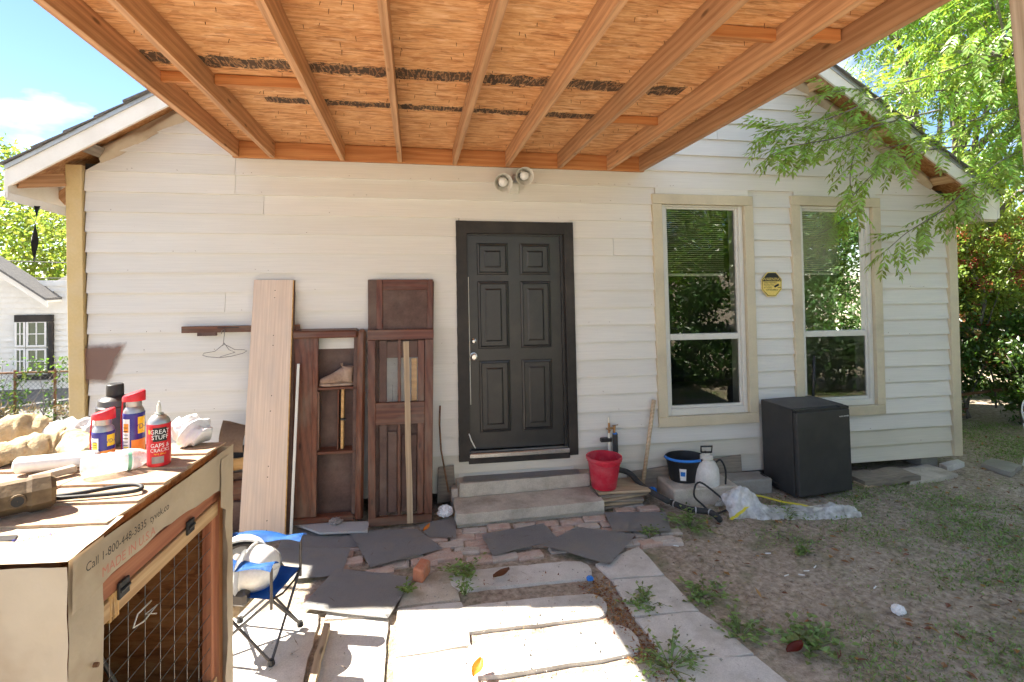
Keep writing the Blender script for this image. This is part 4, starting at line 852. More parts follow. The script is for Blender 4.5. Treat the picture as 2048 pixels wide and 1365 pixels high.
b = B(); b.tube([c+Vector((0.16*math.cos(a), 0.16*math.sin(a)*0.95, 0.255-0.03*math.sin(a)**2)) for a in [math.pi*k/12*1.05+math.pi*1.0 for k in range(13)]], 0.004, 6); b.build('handle', M['red'], t)
bs = []
for i, (a, dz) in enumerate(((0.12, 0), (0.02, 0.025), (-0.1, 0.05), (0.18, 0.075), (0.05, 0.1), (-0.05, 0.125))):
    b = B(); b.box((-0.30, -0.17, 0), (0.30, 0.17, 0.022), 0.003); o = b.build('stacked_board', M['lath' if i % 2 else 'oldwood'], wm=Matrix.Translation((c.x+0.06+0.02*i, c.y+0.03, 0.03+dz-0.02)) @ Matrix.Rotation(a, 4, 'Z') @ Matrix.Diagonal((0.82, 0.9, 1, 1)))
    tag(o, ('topmost board of the small stack under the red bucket' if i == 5 else 'lowest board of the small stack under the red bucket' if i == 0 else ('second','third','fourth','fifth')[i-1]+' board from the bottom under the red bucket'), 'board', 'boards stacked under the red bucket')
cb_ = Vector((2.56, -0.19, 0.15))
t, m = bucket('black_bucket', 'black bucket with blue rim standing on a concrete block', 'black', 'black', cb_, 0.145, 0.19, 0.225, 1.0, 0.78, 0.008)
b = B(); b.tube([cb_+Vector((0.197*math.cos(a), 0.155*math.sin(a), 0.224)) for a in [math.pi*(0.95+0.085*k) for k in range(9)]], 0.013, 8); b.build('blue_rim', M['bluepl'], t, smooth=True)
b = B(); b.sheet(lambda u_, v_: cb_+Vector(((0.152+0.035*v_)*math.cos(-2.25+0.35*u_)*1.02, (0.152+0.035*v_)*0.78*math.sin(-2.25+0.35*u_)*1.02, 0.03+0.12*v_)), 5, 3); b.build('label_sticker', M['paper'], t)
b = B(); b.sheet(lambda u_, v_: cb_+Vector(((0.165+0.015*v_)*math.cos(-2.2+0.25*u_)*1.025, (0.165+0.015*v_)*0.78*math.sin(-2.2+0.25*u_)*1.025, 0.075+0.045*v_)), 5, 3); b.build('label_mark', M['bluepl'], t)
b = B(); p = [G(1290, 985, 0.0)]; b.box((2.33, -0.42, -0.02), (2.98, -0.06, 0.15), 0.012); tag(b.build('concrete_block', M['concrete']), 'long mossy concrete block under the black bucket', 'concrete block')
b = B(); b.box((2.98, -0.30, -0.02), (3.42, -0.08, 0.14), 0.012); tag(b.build('concrete_block', M['block']), 'grey concrete block between sprayer and black fridge', 'concrete block')
b = B(); P = [W(1255,945,-0.045), W(1482,910,-0.045), W(1485,955,-0.07), W(1255,985,-0.07)]; b.hexa([P[3], P[2], P[2]+Vector((0,.012,0)), P[3]+Vector((0,.012,0)), P[0], P[1], P[1]+Vector((0,.012,0)), P[0]+Vector((0,.012,0))]); tag(b.build('plywood_strip', M['oldwood']), 'weathered plywood strip propped against the wall foot', 'plywood')
# standpipe
sp = T('standpipe', 'garden tap standpipe with brass valves behind the red bucket', 'tap', W(1216, 930, -0.08))
A = lambda px, py, y=-0.08: W(px, py, y)
b = B(); b.tube([A(1219,985), A(1218,866)], 0.013, 10); b.build('pipe', M['pvc'], sp, smooth='auto')
b = B(); b.tube([A(1218,868), A(1218,846)], 0.011, 8); b.tube([A(1217,858), A(1228,856)], 0.012, 8); b.tube([A(1228,866), A(1229,852)], 0.013, 8); b.tube([A(1224,852,-0.11), A(1236,850,-0.11)], 0.005, 6); b.tube([A(1213,857,-0.1), A(1221,862,-0.1)], 0.008, 6); b.build('valve', M['brass'], sp)
b = B(); b.tube([A(1218,848), A(1217,833)], [0.008, 0.006], 8); b.build('nozzle', M['metal'], sp)
b = B(); b.box((-0.055, -0.02, -0.018), (0.055, 0.02, 0.018), 0.003, Matrix.Translation(A(1212, 880))); b.build('tape_wrap', M['black'], sp)
b = B(); b.tube([A(1230,866), A(1230,872)], 0.021, 12); b.build('collar', M['bluepl'], sp)
# foam wrapped hose
hs = T('insulated_hose', 'black foam wrapped hose snaking from the tap across the soil', 'hose', G(1290, 990, 0))
pp = [A(1230,868), A(1231,900), W(1232,935,-0.10), Vector((2.02,-0.12,0.22)), Vector((2.10,-0.28,0.14)), Vector((2.22,-0.50,0.10)), G(1330,1000,0.06), G(1375,1018,0.05), G(1420,1025,0.045), G(1440,1040,0.04)]
def smoothpath(P, n=6):
    out = []
    for i in range(len(P)-1):
        a, b_, c_, d_ = P[max(i-1,0)], P[i], P[i+1], P[min(i+2,len(P)-1)]
        for k in range(n):
            t_ = k/n; out.append(0.5*((2*b_)+(c_-a)*t_+(2*a-5*b_+4*c_-d_)*t_*t_+(3*b_-a-3*c_+d_)*t_**3))
    return out+[P[-1]]
b = B(); b.tube(smoothpath(pp), 0.026, 10); b.build('foam_cover', M['foam'], hs, smooth=True)
b = B()
sp_ = smoothpath(pp)
for k in (32, 33, 38, 39, 44, 48): 
    q0 = sp_[k]; d_ = (sp_[k+1]-sp_[k]).normalized(); b.tube([q0-d_*0.006, q0+d_*0.006], 0.0285, 12)
b.build('tape_band', M['film'], hs)
crumple('wrap_scrap', G(1305, 985, 0.06), 0.035, 'bluepl', 'crumpled blue and white wrapper beside the foam hose', 'wrapper', 0.8, 12)
hp0, hp1 = G(1286, 968, 0.12), W(1308, 800, -0.06)
tag(B().tube([hp0, hp0.lerp(hp1, 0.5), hp1], [0.018, 0.019, 0.021], 10).build('wooden_pole', M['lath'], smooth=True), 'bare round wooden pole leaning by the left window', 'pole')
# sprayer
c = G(1413, 997, 0.0); c = Vector((c.x, c.y, 0.0)); sp2 = T('garden_sprayer', 'dirty white pump sprayer with a black hose', 'sprayer', c); m = Matrix.Translation(c)
b = B(); b.lathe([(0.10, 0.0), (0.115, 0.015), (0.118, 0.22), (0.11, 0.29), (0.085, 0.345), (0.05, 0.37), (0.046, 0.385)], m, 26); b.build('tank', M['sprayer'], sp2, smooth='auto')
b = B(); b.lathe([(0.055, 0.375), (0.06, 0.38), (0.06, 0.405), (0.05, 0.41), (0.03, 0.415), (0.03, 0.43)], m, 20); b.build('cap', M['vinyl'], sp2, smooth='auto')
b = B(); b.tube([c+Vector(v) for v in ((-0.012,0,0.425),(-0.012,0,0.45))], 0.009, 8)
b.tube([c+Vector(v) for v in ((-0.055,0,0.44),(-0.057,0,0.495),(0.057,0,0.49),(0.052,0,0.435),(-0.055,0,0.44))], 0.0095, 8); b.build('pump_handle', M['black'], sp2)
b = B(); hpts = [c+Vector(v) for v in ((0.07,-0.02,0.33),(0.12,-0.04,0.37),(0.16,-0.06,0.28),(0.155,-0.07,0.15),(0.12,-0.12,0.05))]+[G(1448,1000,0.1), G(1400,965,0.22), G(1388,990,0.15), G(1405,1010,0.05), G(1430,1028,0.03), G(1470,1012,0.02)]
b.tube(smoothpath(hpts), 0.009, 7); b.build('hose', M['rubber'], sp2, smooth=True)
# fridge
f0, f1 = G(1605, 1000, 0.02), G(1703, 985, 0.02); fw = 0.52; ux = (f1-f0); ux.z = 0; ux.normalize(); ux = Vector((0.955, 0.10, 0)).normalized(); uy = Vector((-ux.y, ux.x, 0))
fr = T('mini_fridge', 'black mini fridge standing against the wall below the window', 'fridge', f0)
f0 = G(1600, 1001, 0.02); fwid = (W(1703, 985, f0.y+0.05).x-f0.x)/ux.x
def FB(a, d_, z): return f0+ux*a+uy*d_+Vector((-0.045*z+0.0, 0, z))
FH = 0.835
def fbox(a0, a1, d0, d1, z0, z1, name, mat, bev=0.006):
    b = B(); b.hexa([FB(a0,d0,z0), FB(a1,d0,z0), FB(a1,d1,z0), FB(a0,d1,z0), FB(a0,d0,z1), FB(a1,d0,z1), FB(a1,d1,z1), FB(a0,d1,z1)], bev); return b.build(name, M[mat], fr)
fdp = 0.46; fwid += 0.035
fbox(0, fwid, 0.06, fdp, 0.0, FH, 'body', 'fridge'); fd = fbox(0.0, fwid, 0.0, 0.052, 0.02, FH-0.022, 'door', 'fridge', 0.01); fbox(0.0, fwid, 0.012, 0.058, FH-0.02, FH-0.002, 'top_edge', 'black'); fbox(0.004, fwid-0.004, 0.064, fdp-0.004, FH+0.0005, FH+0.004, 'top_panel', 'dust', 0.001); fbox(0.02, fwid-0.02, 0.052, 0.06, 0.03, FH-0.03, 'gasket', 'rubber', 0)
fbox(0.03, fwid-0.1, 0.004, 0.02, FH-0.024, FH-0.006, 'handle_recess', 'ink', 0)
fbox(fwid-0.12, fwid-0.01, 0.0, 0.05, FH-0.022, FH+0.004, 'hinge_cover', 'black', 0.004)
mt2 = frame(FB(fwid-0.135, -0.0015, FH-0.095), ux, -uy); text('BLACK+DECKER', 0.016, mt2, M['paper'], fd, ext=0.0004)
b = B(); b.tube([W(1626, 835, -0.055), W(1628, 712, -0.055)], 0.013, 8); tag(b.build('dark_pole', M['black'], smooth=True), 'thin black pole standing behind the black fridge', 'pole')
tag(B().tube(smoothpath([Vector((3.36,-0.2,0.16)), Vector((3.45,-0.3,0.1)), Vector((3.55,-0.22,0.05)), Vector((3.7,0.1,0.05))]), 0.007, 6).build('power_cord', M['rubber'], smooth=True), 'black power cord trailing behind the fridge', 'cord')
# plastic sheeting
ps = T('plastic_sheet', 'crumpled clear plastic sheet on the soil before the fridge', 'plastic sheet', G(1560, 1040, 0))
pa = [(1430,1005),(1460,978),(1495,972),(1530,1010),(1600,1018),(1680,1004),(1722,1020),(1722,1032),(1640,1044),(1500,1046),(1445,1030)]
cA, cBv = G(1450, 1030, 0), G(1722, 1036, 0)
def psf(u_, v_):
    x0 = cA.lerp(cBv, u_); wd = 0.34*(1-0.35*u_)*(0.55+0.45*math.sin(math.pi*min(1, max(0.0, u_*0.9+0.1)))); p = x0+Vector((-0.01, 1, 0))*(v_-0.5)*wd+Vector((0, 0.05, 0))
    prof = math.sin(math.pi*v_)**0.7; hgt = (0.20*math.exp(-((u_-0.13)/0.13)**2)+0.055+0.05*math.exp(-((u_-0.85)/0.14)**2))*prof
    hgt *= 0.85+0.5*noise.noise(Vector((u_*9, v_*4, 1)))+0.25*noise.noise(Vector((u_*24, v_*9, 4)))
    return p+Vector((0.02*noise.noise(Vector((u_*15, v_*9, 7))), 0.03*noise.noise(Vector((u_*11, v_*5, 9))), max(0.004, hgt)))
b = B(); b.sheet(psf, 70, 26); b.build('film', M['film'], ps, smooth=True)
crumple('paper_bundle', G(1478, 1012, 0.01), 0.085, 'paper', 'crumpled white paper bundle inside the plastic sheet', 'paper', 0.9, 15)
tag(plank('yellow_tape', G(1505, 990, 0.06), G(1640, 1018, 0.03), 0.035, 0.003, M['tape'], wob=0.012), 'yellow tape strip under the clear plastic', 'tape', 'yellow tape by the plastic sheet')
tag(plank('yellow_tape', G(1462, 1040, 0.02), G(1500, 1010, 0.10), 0.03, 0.003, M['tape'], wob=0.012), 'short bent yellow tape inside the left end of the plastic', 'tape', 'yellow tape by the plastic sheet')
# timber and slabs by the right corner
tag(plank('old_plank', G(1706, 960, 0.05), G(1818, 948, 0.05), 0.26, 0.05, M['oldwood'], wob=0.02), 'rotten split plank lying right of the fridge', 'plank')
tag(plank('old_plank', G(1716, 972, 0.02), G(1812, 957, 0.02), 0.12, 0.035, M['lath'], wob=0.02), 'brown rotten plank under the split plank', 'plank')
tag(rough_slab(quadG(((1800,938),(1856,928),(1916,948),(1880,956),(1820,966)), 0.03), -0.02, 0.03, 'stone_slab', M['concrete'], None), 'flat grey slab on the soil beneath the house corner', 'slab')
tag(rough_slab(quadG(((1962,926),(1985,916),(2042,930),(2022,946)), 0.05), 0.0, 0.05, 'stone_slab', M['block'], None), 'tilted grey slab near the hedge at the right', 'slab')
tag(rough_slab(quadG(((1880,926),(1916,918),(1928,924),(1895,934)), 0.05), -0.02, 0.05, 'stone_slab', M['slab'], None), 'small pale footing slab under the right house corner', 'slab')
# ================================================================ hutch in the left foreground
HT = 1.50
N0 = Vector((-0.80, -3.585, 0)); HU = Vector((0.076, 0.80, 0)).normalized(); HV = Vector((-HU.y, HU.x, 0)); HW, HL = 0.805, 1.05
hutch = T('hutch', 'plywood animal hutch wrapped in white house wrap with wire mesh front', 'hutch', N0)
def HP(u, v, z): return N0+HU*u+HV*v+Vector((0, 0, z))
def hbox(u0, u1, v0, v1, z0, z1, name, mat, bev=0.003, parent=None, along=None):
    b = B(); b.hexa([HP(u0,v0,z0), HP(u1,v0,z0), HP(u1,v1,z0), HP(u0,v1,z0), HP(u0,v0,z1), HP(u1,v0,z1), HP(u1,v1,z1), HP(u0,v1,z1)], bev); return b.build(name, M[mat], parent or hutch)
hbox(0.03, HW-0.02, HL-0.03, HL-0.012, 0.02, HT-0.03, 'back_panel', 'osbk'); hbox(HW-0.035, HW-0.02, 0.045, HL-0.03, 0.02, HT-0.03, 'end_panel', 'osbk')
hbox(0.012, 0.03, 0.02, HL-0.012, 0.02, HT-0.05, 'near_panel', 'osbk'); hbox(0.03, HW-0.035, 0.05, HL-0.03, 0.56, 0.58, 'floor_panel', 'osbk')
hbox(0.02, HW, 0.01, HL, HT-0.045, HT-0.012, 'top_panel', 'osbk')
# tan shingles on the top
for r in range(5):
    u0 = 0.165+r*0.132; cnt = 4
    for c_ in range(cnt):
        v0 = -0.012+c_*0.30+(0.15 if r % 2 else 0)-(0.15 if r % 2 and c_ == 0 else 0); v1 = v0+0.296 if not (r % 2 and c_ == 0) else v0+0.147+0.15
        if v0 > HL: continue
        v1 = min(v1, HL); u1 = min(u0+0.145, HW+0.02)
        b = B(); z = HT-0.008; b.hexa([HP(u0-0.02,v0,z+0.003), HP(u1,v0,z-0.002), HP(u1,v1,z-0.002), HP(u0-0.02,v1,z+0.003), HP(u0-0.02,v0,z+0.011), HP(u1,v0,z+0.002), HP(u1,v1,z+0.002), HP(u0-0.02,v1,z+0.011)]); b.build('shingle', M['shingt'], hutch)
# front face rails (facing +v=0 side)
def hplank(u0, z0, u1, z1, w, t, v, mat, name): return plank(name, HP(u0, v, z0), HP(u1, v, z1), w, t, M[mat], hutch, up=-HV)
hplank(0.02, HT-0.165, HW-0.03, HT-0.165, 0.055, 0.02, -0.004, 'redwood', 'door_hanging_rail')
hplank(0.06, HT-0.225, HW-0.055, HT-0.225, 0.05, 0.02, -0.006, 'pineL', 'mesh_door_rail')
hplank(HW-0.045, 0.5, HW-0.045, HT-0.16, 0.075, 0.035, 0.01, 'redwood', 'corner_post'); hplank(HW-0.012, 0.1, HW-0.012, HT-0.06, 0.03, 0.04, 0.012, 'ledger', 'corner_trim')
hplank(0.04, 0.1, 0.04, HT-0.2, 0.05, 0.03, 0.02, 'redwood', 'corner_post'); hplank(0.04, 0.63, HW-0.06, 0.63, 0.06, 0.02, -0.006, 'pineL', 'mesh_door_rail'); hplank(0.03, 0.55, HW-0.03, 0.55, 0.08, 0.03, 0.006, 'lath', 'floor_rail')
hplank(0.04, 0.3, HW-0.03, 0.3, 0.4, 0.012, 0.03, 'lath', 'base_panel')
for i in range(4): hplank(0.155+0.01*i, HT-0.26, 0.155+0.01*i, HT-0.19, 0.008, 0.03, -0.002, 'honey', 'shim')
for uu in (0.20, 0.545):
    b = B(); b.box((-0.022, -0.004, -0.022), (0.022, 0.004, 0.022), 0.002, frame(HP(uu, -0.02, HT-0.195), HU, (0,0,1))); b.tube([HP(uu-0.02, -0.024, HT-0.195), HP(uu+0.02, -0.024, HT-0.195)], 0.005, 6); b.build('hinge', M['black'], hutch)
for i in range(9):
    u_ = 0.10+i*0.078
    b = B(); b.tube([HP(u_, 0.002, 0.62), HP(u_, 0.002, HT-0.22)], 0.0013, 5); b.build('mesh_wire', M['galv'], hutch)
for i in range(14):
    z = 0.66+i*0.06
    if z > HT-0.24: break
    b = B(); b.tube([HP(0.06, -0.001, z), HP(HW-0.07, -0.001, z)], 0.0013, 5); b.build('mesh_wire', M['galv'], hutch)
# wrap: near face, folded corner, strip under the roof edge, far corner strip
def wz(p, s): return 0.008*noise.noise(p*9+Vector((s,0,0)))+0.004*noise.noise(p*25)
b = B(); b.sheet(lambda u_, v_: (lambda p: p+HU*(-0.012+wz(p, 1)))(HP(0.0, -0.028+(HL+0.03)*u_, 0.02+(HT-0.045)*v_)), 30, 40); b.build('house_wrap', M['wrap'], hutch, smooth=True)
def edge_in(z): return 0.118+0.018*noise.noise(Vector((z*5, 3, 0)))-(0.05 if z < 0.9 else 0.0)*0+0.03*max(0, (1.25-z))
b = B(); b.sheet(lambda u_, v_: (lambda z: (lambda p: p-HV*(0.028+0.6*wz(p, 5)))(HP(-0.010+edge_in(z)*u_, 0, z)))(0.02+(HT-0.032)*v_), 10, 50); b.build('house_wrap', M['wrap'], hutch, smooth=True)
def low(u_): return HT-0.138+0.02*math.sin(u_*4.2)+0.010*noise.noise(Vector((u_*8, 1, 1)))-0.06*max(0, (u_-0.88)/0.12)
b = B(); b.sheet(lambda u_, v_: (lambda p: p-HV*(0.034+0.5*wz(p, 9)+0.006*v_))(HP(-0.010+(HW+0.024)*u_, 0, low(u_)+(HT-0.012-low(u_))*v_)), 40, 8); b.build('house_wrap', M['wrap'], hutch, smooth=True)
def ein(z): return 0.05+0.022*noise.noise(Vector((z*7, 8, 0)))+(0.05 if z > HT-0.22 else 0)
b = B(); b.sheet(lambda u_, v_: (lambda z: (lambda p: p-HV*(0.041+0.4*wz(p, 12)))(HP(HW+0.012-ein(z)*u_, 0, z)))(0.05+(HT-0.09)*v_), 8, 50); b.build('house_wrap', M['wrap'], hutch, smooth=True)
b = B(); b.sheet(lambda u_, v_: (lambda p: p+HU*(0.004+wz(p, 12)))(HP(HW+0.012, -0.034+(HL)*u_, 0.05+(HT-0.07)*v_)), 12, 20); b.build('house_wrap', M['wrap'], hutch, smooth=True)
b = B(); b.sheet(lambda u_, v_: (lambda p: p+Vector((0, 0, 0.6*wz(p, 3))))(HP(-0.012+0.20*u_, -0.028+(HL+0.03)*v_, HT-0.014+0.012*u_)), 10, 40); b.build('house_wrap', M['wrap'], hutch, smooth=True)
# print on the wrap
ft = lambda u_, z, rot=0: frame(HP(u_, -0.049, z), HU*1.0+Vector((0,0,rot)), -HV)
text('Call 1-800-448-3835  tyvek.co', 0.030, ft(0.015, HT-0.055, -0.01), M['ink'], hutch, xs=0.95)
text('MADE IN U.S.A', 0.034, ft(0.07, HT-0.098, 0.0), M['redink'], hutch, xs=1.0)
fn_ = lambda v_, z, rot=0: frame(HP(-0.026, v_, z), -HV+Vector((0,0,rot)), -HU)
text('tech help', 0.022, frame(HP(0.075, 0.16, HT-0.004), -HV+HU*0.5, (0,0,1)), M['bluecan'], hutch)
for P, mt_ in (([HP(0.10, 0.5, HT-0.0045), HP(0.11, 0.17, HT-0.0035), HP(0.085, 0.16, HT-0.0045), HP(0.04, 0.5, HT-0.006)], 'legmetal'), ([HP(-0.027, v_, z) for v_, z in ((0.5, HT-0.085), (0.10, HT-0.125), (0.5, HT-0.125))], 'greyfab'), ([HP(-0.027, v_, z) for v_, z in ((0.13, HT-0.52), (0.06, HT-0.505), (0.06, HT-0.6), (0.135, HT-0.6))], 'greyfab')):
    b = B(); b.add(P, [tuple(range(len(P)))]); b.build('printed_mark', M[mt_], hutch)
for v_, z in ((0.24, HT-0.44), (0.05, HT-0.53), (0.31, HT-0.31)): B().tube([HP(-0.02, v_, z), HP(-0.032, v_, z)], 0.006, 8).build('nail_head', M['rust'], hutch)
for u_, z in ((0.04, HT-0.35), (0.075, HT-0.31), (0.115, HT-0.40)): B().tube([HP(u_, -0.02, z), HP(u_, -0.038, z)], 0.0055, 8).build('nail_head', M['rust'], hutch)
# inside the hutch
tb = T('rubber_tub', 'black rubber tub inside the wire fronted hutch', 'tub', HP(0.36, 0.45, 0.58)); m = Matrix.Translation(HP(0.36, 0.45, 0.58))
b = B(); b.lathe([(0.17, 0), (0.2, 0.02), (0.23, 0.26), (0.22, 0.26), (0.19, 0.03), (0.001, 0.03)], m, 24, False); b.build('body', M['rubber'], tb, smooth='auto')
b = B(); b.lathe([(0.225, 0.25), (0.24, 0.255), (0.24, 0.27), (0.225, 0.272)], m, 24, False); b.build('rim', M['rubber'], tb)
tag(B().tube([HP(0.18, 0.3, 1.25), HP(0.3, 0.25, 1.2), HP(0.38, 0.18, 1.05), HP(0.4, 0.12, 0.9), HP(0.36, 0.1, 0.75), HP(0.28, 0.1, 0.62)], 0.007, 6).build('cable', M['legmetal'], smooth=True), 'grey cable hanging inside the hutch', 'cable')
tag(B().tube([HP(0.34, -0.012, HT-0.315), HP(0.27, -0.015, HT-0.31), HP(0.25, -0.015, HT-0.335), HP(0.3, -0.014, HT-0.35), HP(0.37, -0.012, HT-0.345), HP(0.3, -0.018, HT-0.33), HP(0.36, -0.015, HT-0.365)], 0.0022, 5).build('wire_tie', M['pvc'], smooth=True), 'loop of pale wire tied to the hutch mesh', 'wire')
crumple('feed_bag', HP(0.17, 0.18, 0.6), 0.11, 'bag', 'crumpled feed bag at the bottom of the hutch', 'bag', 0.7, 21)
tag(plank('shim_stick', HP(0.03, 0.5, 0.62), HP(0.6, 0.4, 0.64), 0.05, 0.02, M['oldwood']), 'grey stick lying on the hutch floor', 'stick')
# ---- things on the hutch top
TZ = HT+0.004
def topat(px, py): return G(px, py, TZ)
def can(name, label, c, r, h, body, group=None, capm=None):
    t = T(name, label, 'spray can', c, group); m = Matrix.Translation(c)
    b = B(); b.lathe([(r*0.95, 0.0), (r, 0.004), (r*0.985, 0.008), (r*0.985, h-0.006), (r, h), (r*0.96, h+0.003)], m, 28); bd = b.build('body', M[body], t, smooth='auto')
    b = B(); b.lathe([(r*0.95, h+0.002), (r*0.9, h+0.012), (r*0.62, h+0.026), (r*0.4, h+0.03), (r*0.38, h+0.036), (0.001, h+0.037)], m, 24); b.build('dome', M['greytin'], t, smooth='auto')
    return t, bd, m
def patch(t, c, r, a0, a1, z0, z1, mat, name='print', off=0.0006):
    b = B(); b.sheet(lambda u_, v_: Vector(c)+Vector((math.cos(a0+(a1-a0)*u_)*(r+off), math.sin(a0+(a1-a0)*u_)*(r+off), z0+(z1-z0)*v_)), 12, 1); return b.build(name, M[mat], t)
def ctext(s, size, t, c, r, a, z, mat, xs=1.0):        # curved lettering round a can
    d = Vector((math.cos(a), math.sin(a), 0)); tx = Vector((-math.sin(a), math.cos(a), 0))
    o = text(s, size, Matrix.Identity(4), M[mat], t, align='CENTER', xs=xs)
    for v in o.data.vertices:
        aa = a+v.co.x/r; v.co = Vector((math.cos(aa)*(r+0.0011), math.sin(aa)*(r+0.0011), z+v.co.y))
    o.matrix_basis = Matrix.Translation(c); WM[o] = Matrix.Translation(c); return o
VIEW = math.atan2(CAMY+3.0, 0.85)                      # bearing from the hutch towards the lens
cg = topat(318, 928)+Vector((0,0,0)); rg = 0.035; t, bd, m = can('foam_can', 'red foam sealant can standing at the hutch edge', cg, rg, 0.135, 'redcan')
patch(t, cg, rg, VIEW-0.5, VIEW+0.65, 0.083, 0.128, 'ink')
for s_, sz, z, mt_, x in (('GREAT', 0.020, 0.108, 'paper', 1), ('STUFF', 0.020, 0.090, 'paper', 1), ('GAPS &', 0.0185, 0.064, 'paper', 1), ('CRACKS', 0.0165, 0.049, 'paper', 1), ('FILLS  SEALS', 0.007, 0.04, 'yellow', 1)): ctext(s_, sz, t, cg, rg, VIEW+0.08, z, mt_, 0.9)
patch(t, cg, rg, VIEW-0.6, VIEW+0.4, 0.012, 0.034, 'greyfab'); patch(t, cg, rg, VIEW-0.95, VIEW-0.72, 0.108, 0.122, 'yellow')
b = B(); b.lathe([(0.007, 0.17), (0.006, 0.195), (0.0035, 0.2), (0.003, 0.208)], m, 12); b.build('nozzle', M['pvc'], t)
for nm, lab, px, py, r, h, tall in (('lubricant_can', 'tall blue and yellow lubricant can with a red flip top', 268, 912, 0.033, 0.15, 1), ('lubricant_can', 'short blue and yellow lubricant can with a red flip top', 207, 922, 0.033, 0.10, 0)):
    c = topat(px, py); t, bd, m = can(nm, lab, c, r, h, 'bluecan', 'blue lubricant cans')
    patch(t, c, r, VIEW-1.1, VIEW-0.35, 0.012 if not tall else 0.02, h-0.015, 'paper'); patch(t, c, r, VIEW-1.0, VIEW-0.45, h-0.06, h-0.03, 'orange' if tall else 'yellow', off=0.0012)
    patch(t, c, r, VIEW-1.0, VIEW-0.45, h*0.25, h*0.28, 'yellow', off=0.0012); patch(t, c, r, VIEW-1.0, VIEW-0.45, h*0.45, h*0.47, 'yellow', off=0.0012)
    patch(t, c, r, VIEW-0.2, VIEW+1.3, 0.004, h*0.42, 'orange'); patch(t, c, r, VIEW+0.35, VIEW+1.2, h*0.55, h*0.93, 'yellow')
    for k in range(6): patch(t, c, r, VIEW-1.02, VIEW-0.5, h*(0.3+0.08*k), h*(0.3+0.08*k)+0.0022, 'ink', 'small_print', 0.0016)
    ctext('WD-40', 0.024 if tall else 0.018, t, c, r, VIEW+0.78, h*0.66, 'bluecan', 0.9)
    b = B(); hh = h+0.03; mm = m @ Matrix.Rotation(VIEW+1.4, 4, 'Z')
    b.lathe([(r*0.7, hh-0.006), (r*0.72, hh), (r*0.66, hh+0.018)], m, 18); b.build('collar', M['greytin'], t, smooth='auto')
    b = B(); o_ = [(r*1.05*math.cos(a), r*0.72*math.sin(a)) for a in [2*math.pi*k/16 for k in range(16)]]; b.prism(o_, 0, 0.028, 0.007)
    for v in b.bm.verts:
        if v.co.z > 0.012: v.co.z += (v.co.x/r)*0.010
    bmesh.ops.transform(b.bm, matrix=mm @ Matrix.Translation((0, 0, hh+0.012)), verts=b.bm.verts[:]); b.build('flip_top', M['redcan'], t, smooth='auto')
    b = B(); b.tube([mm @ Vector((-r*0.95, 0, hh+0.025)), mm @ Vector((-r*1.12, 0, hh-0.05)), mm @ Vector((-r*1.05, 0, 0.02))], 0.0025, 6); b.build('straw', M['redcan'], t)
c = topat(212, 900)+Vector((-0.02, 0.10, 0)); t = T('pump_bottle', 'dusty black stepped plastic bottle behind the spray cans', 'bottle', c); m = Matrix.Translation(c)
b = B(); b.lathe([(0.06, 0), (0.062, 0.09), (0.06, 0.135), (0.055, 0.14), (0.052, 0.16), (0.044, 0.168), (0.032, 0.172), (0.026, 0.174)], m, 18); b.build('body', M['legmetal'], t, smooth='auto')
b = B(); b.lathe([(0.026, 0.172), (0.028, 0.176), (0.028, 0.205), (0.027, 0.215), (0.024, 0.218)], m, 14); b.build('neck', M['black'], t, smooth='auto')
# water bottle lying
a0, a1 = topat(160, 958)+Vector((0,0,0.034)), topat(310, 926)+Vector((0,0,0.026))
bt_ = T('water_bottle', 'empty clear plastic water bottle lying on its side', 'bottle', a0); m = frame(a0, Vector((0,0,1)).cross(a1-a0), a1-a0); L_ = (a1-a0).length
pr = [(0.012, 0), (0.03, 0.004)]+[(0.033-(0.0025 if i % 2 else 0), L_*(0.08+0.05*i)) for i in range(13)]+[(0.028, L_*0.8), (0.016, L_*0.9), (0.013, L_*0.92), (0.013, L_*0.95)]
b = B(); b.lathe(pr, m, 22, False); b.build('body', M['bottle'], bt_, smooth=True)
b = B(); b.lathe([(0.0335, L_*0.46), (0.0338, L_*0.47), (0.0338, L_*0.66), (0.0335, L_*0.67)], m, 22, False); b.build('label_band', M['film'], bt_, smooth=True)
b = B(); b.lathe([(0.0345, L_*0.60), (0.0345, L_*0.65)], m, 22, False); b.build('label_stripe', plain('pale_green_print', (0.25, 0.62, 0.4), 0.4), bt_, smooth=True)
b = B(); b.lathe([(0.014, L_*0.94), (0.0145, L_*0.945), (0.0145, L_*1.0), (0.012, L_*1.01)], m, 16); b.build('cap', M['hat'], bt_)
# sledge head
sA, sB = topat(-70, 1050)+Vector((0,0,0.044)), topat(112, 1010)+Vector((0,0,0.044)); ax = (sB-sA).normalized()
sl = T('sledge_hammer_head', 'muddy octagonal sledge hammer head with an empty eye', 'hammer head', sA); m = frame(sA, Vector((0,0,1)).cross(ax), ax); Ls = (sB-sA).length
b = B(); b.lathe([(0.036, 0), (0.046, 0.01), (0.048, Ls*0.3), (0.043, Ls*0.36), (0.043, Ls*0.66), (0.048, Ls*0.72), (0.046, Ls-0.01), (0.036, Ls)], m @ Matrix.Rotation(R(22.5), 4, 'Z'), 8)
for v in b.bm.verts: v.co += Vector((noise.noise(v.co*40), noise.noise(v.co*40+Vector((3,0,0))), noise.noise(v.co*40+Vector((7,0,0)))))*0.002
b.build('head', M['sledge'], sl)
mid = sA.lerp(sB, 0.56); side = ax.cross(Vector((0,0,1))).normalized()
b = B(); b.lathe([(0.001, 0.0432), (0.015, 0.0432), (0.016, 0.042)], frame(mid, ax, side), 16, False); b.build('eye', M['ink'], sl)
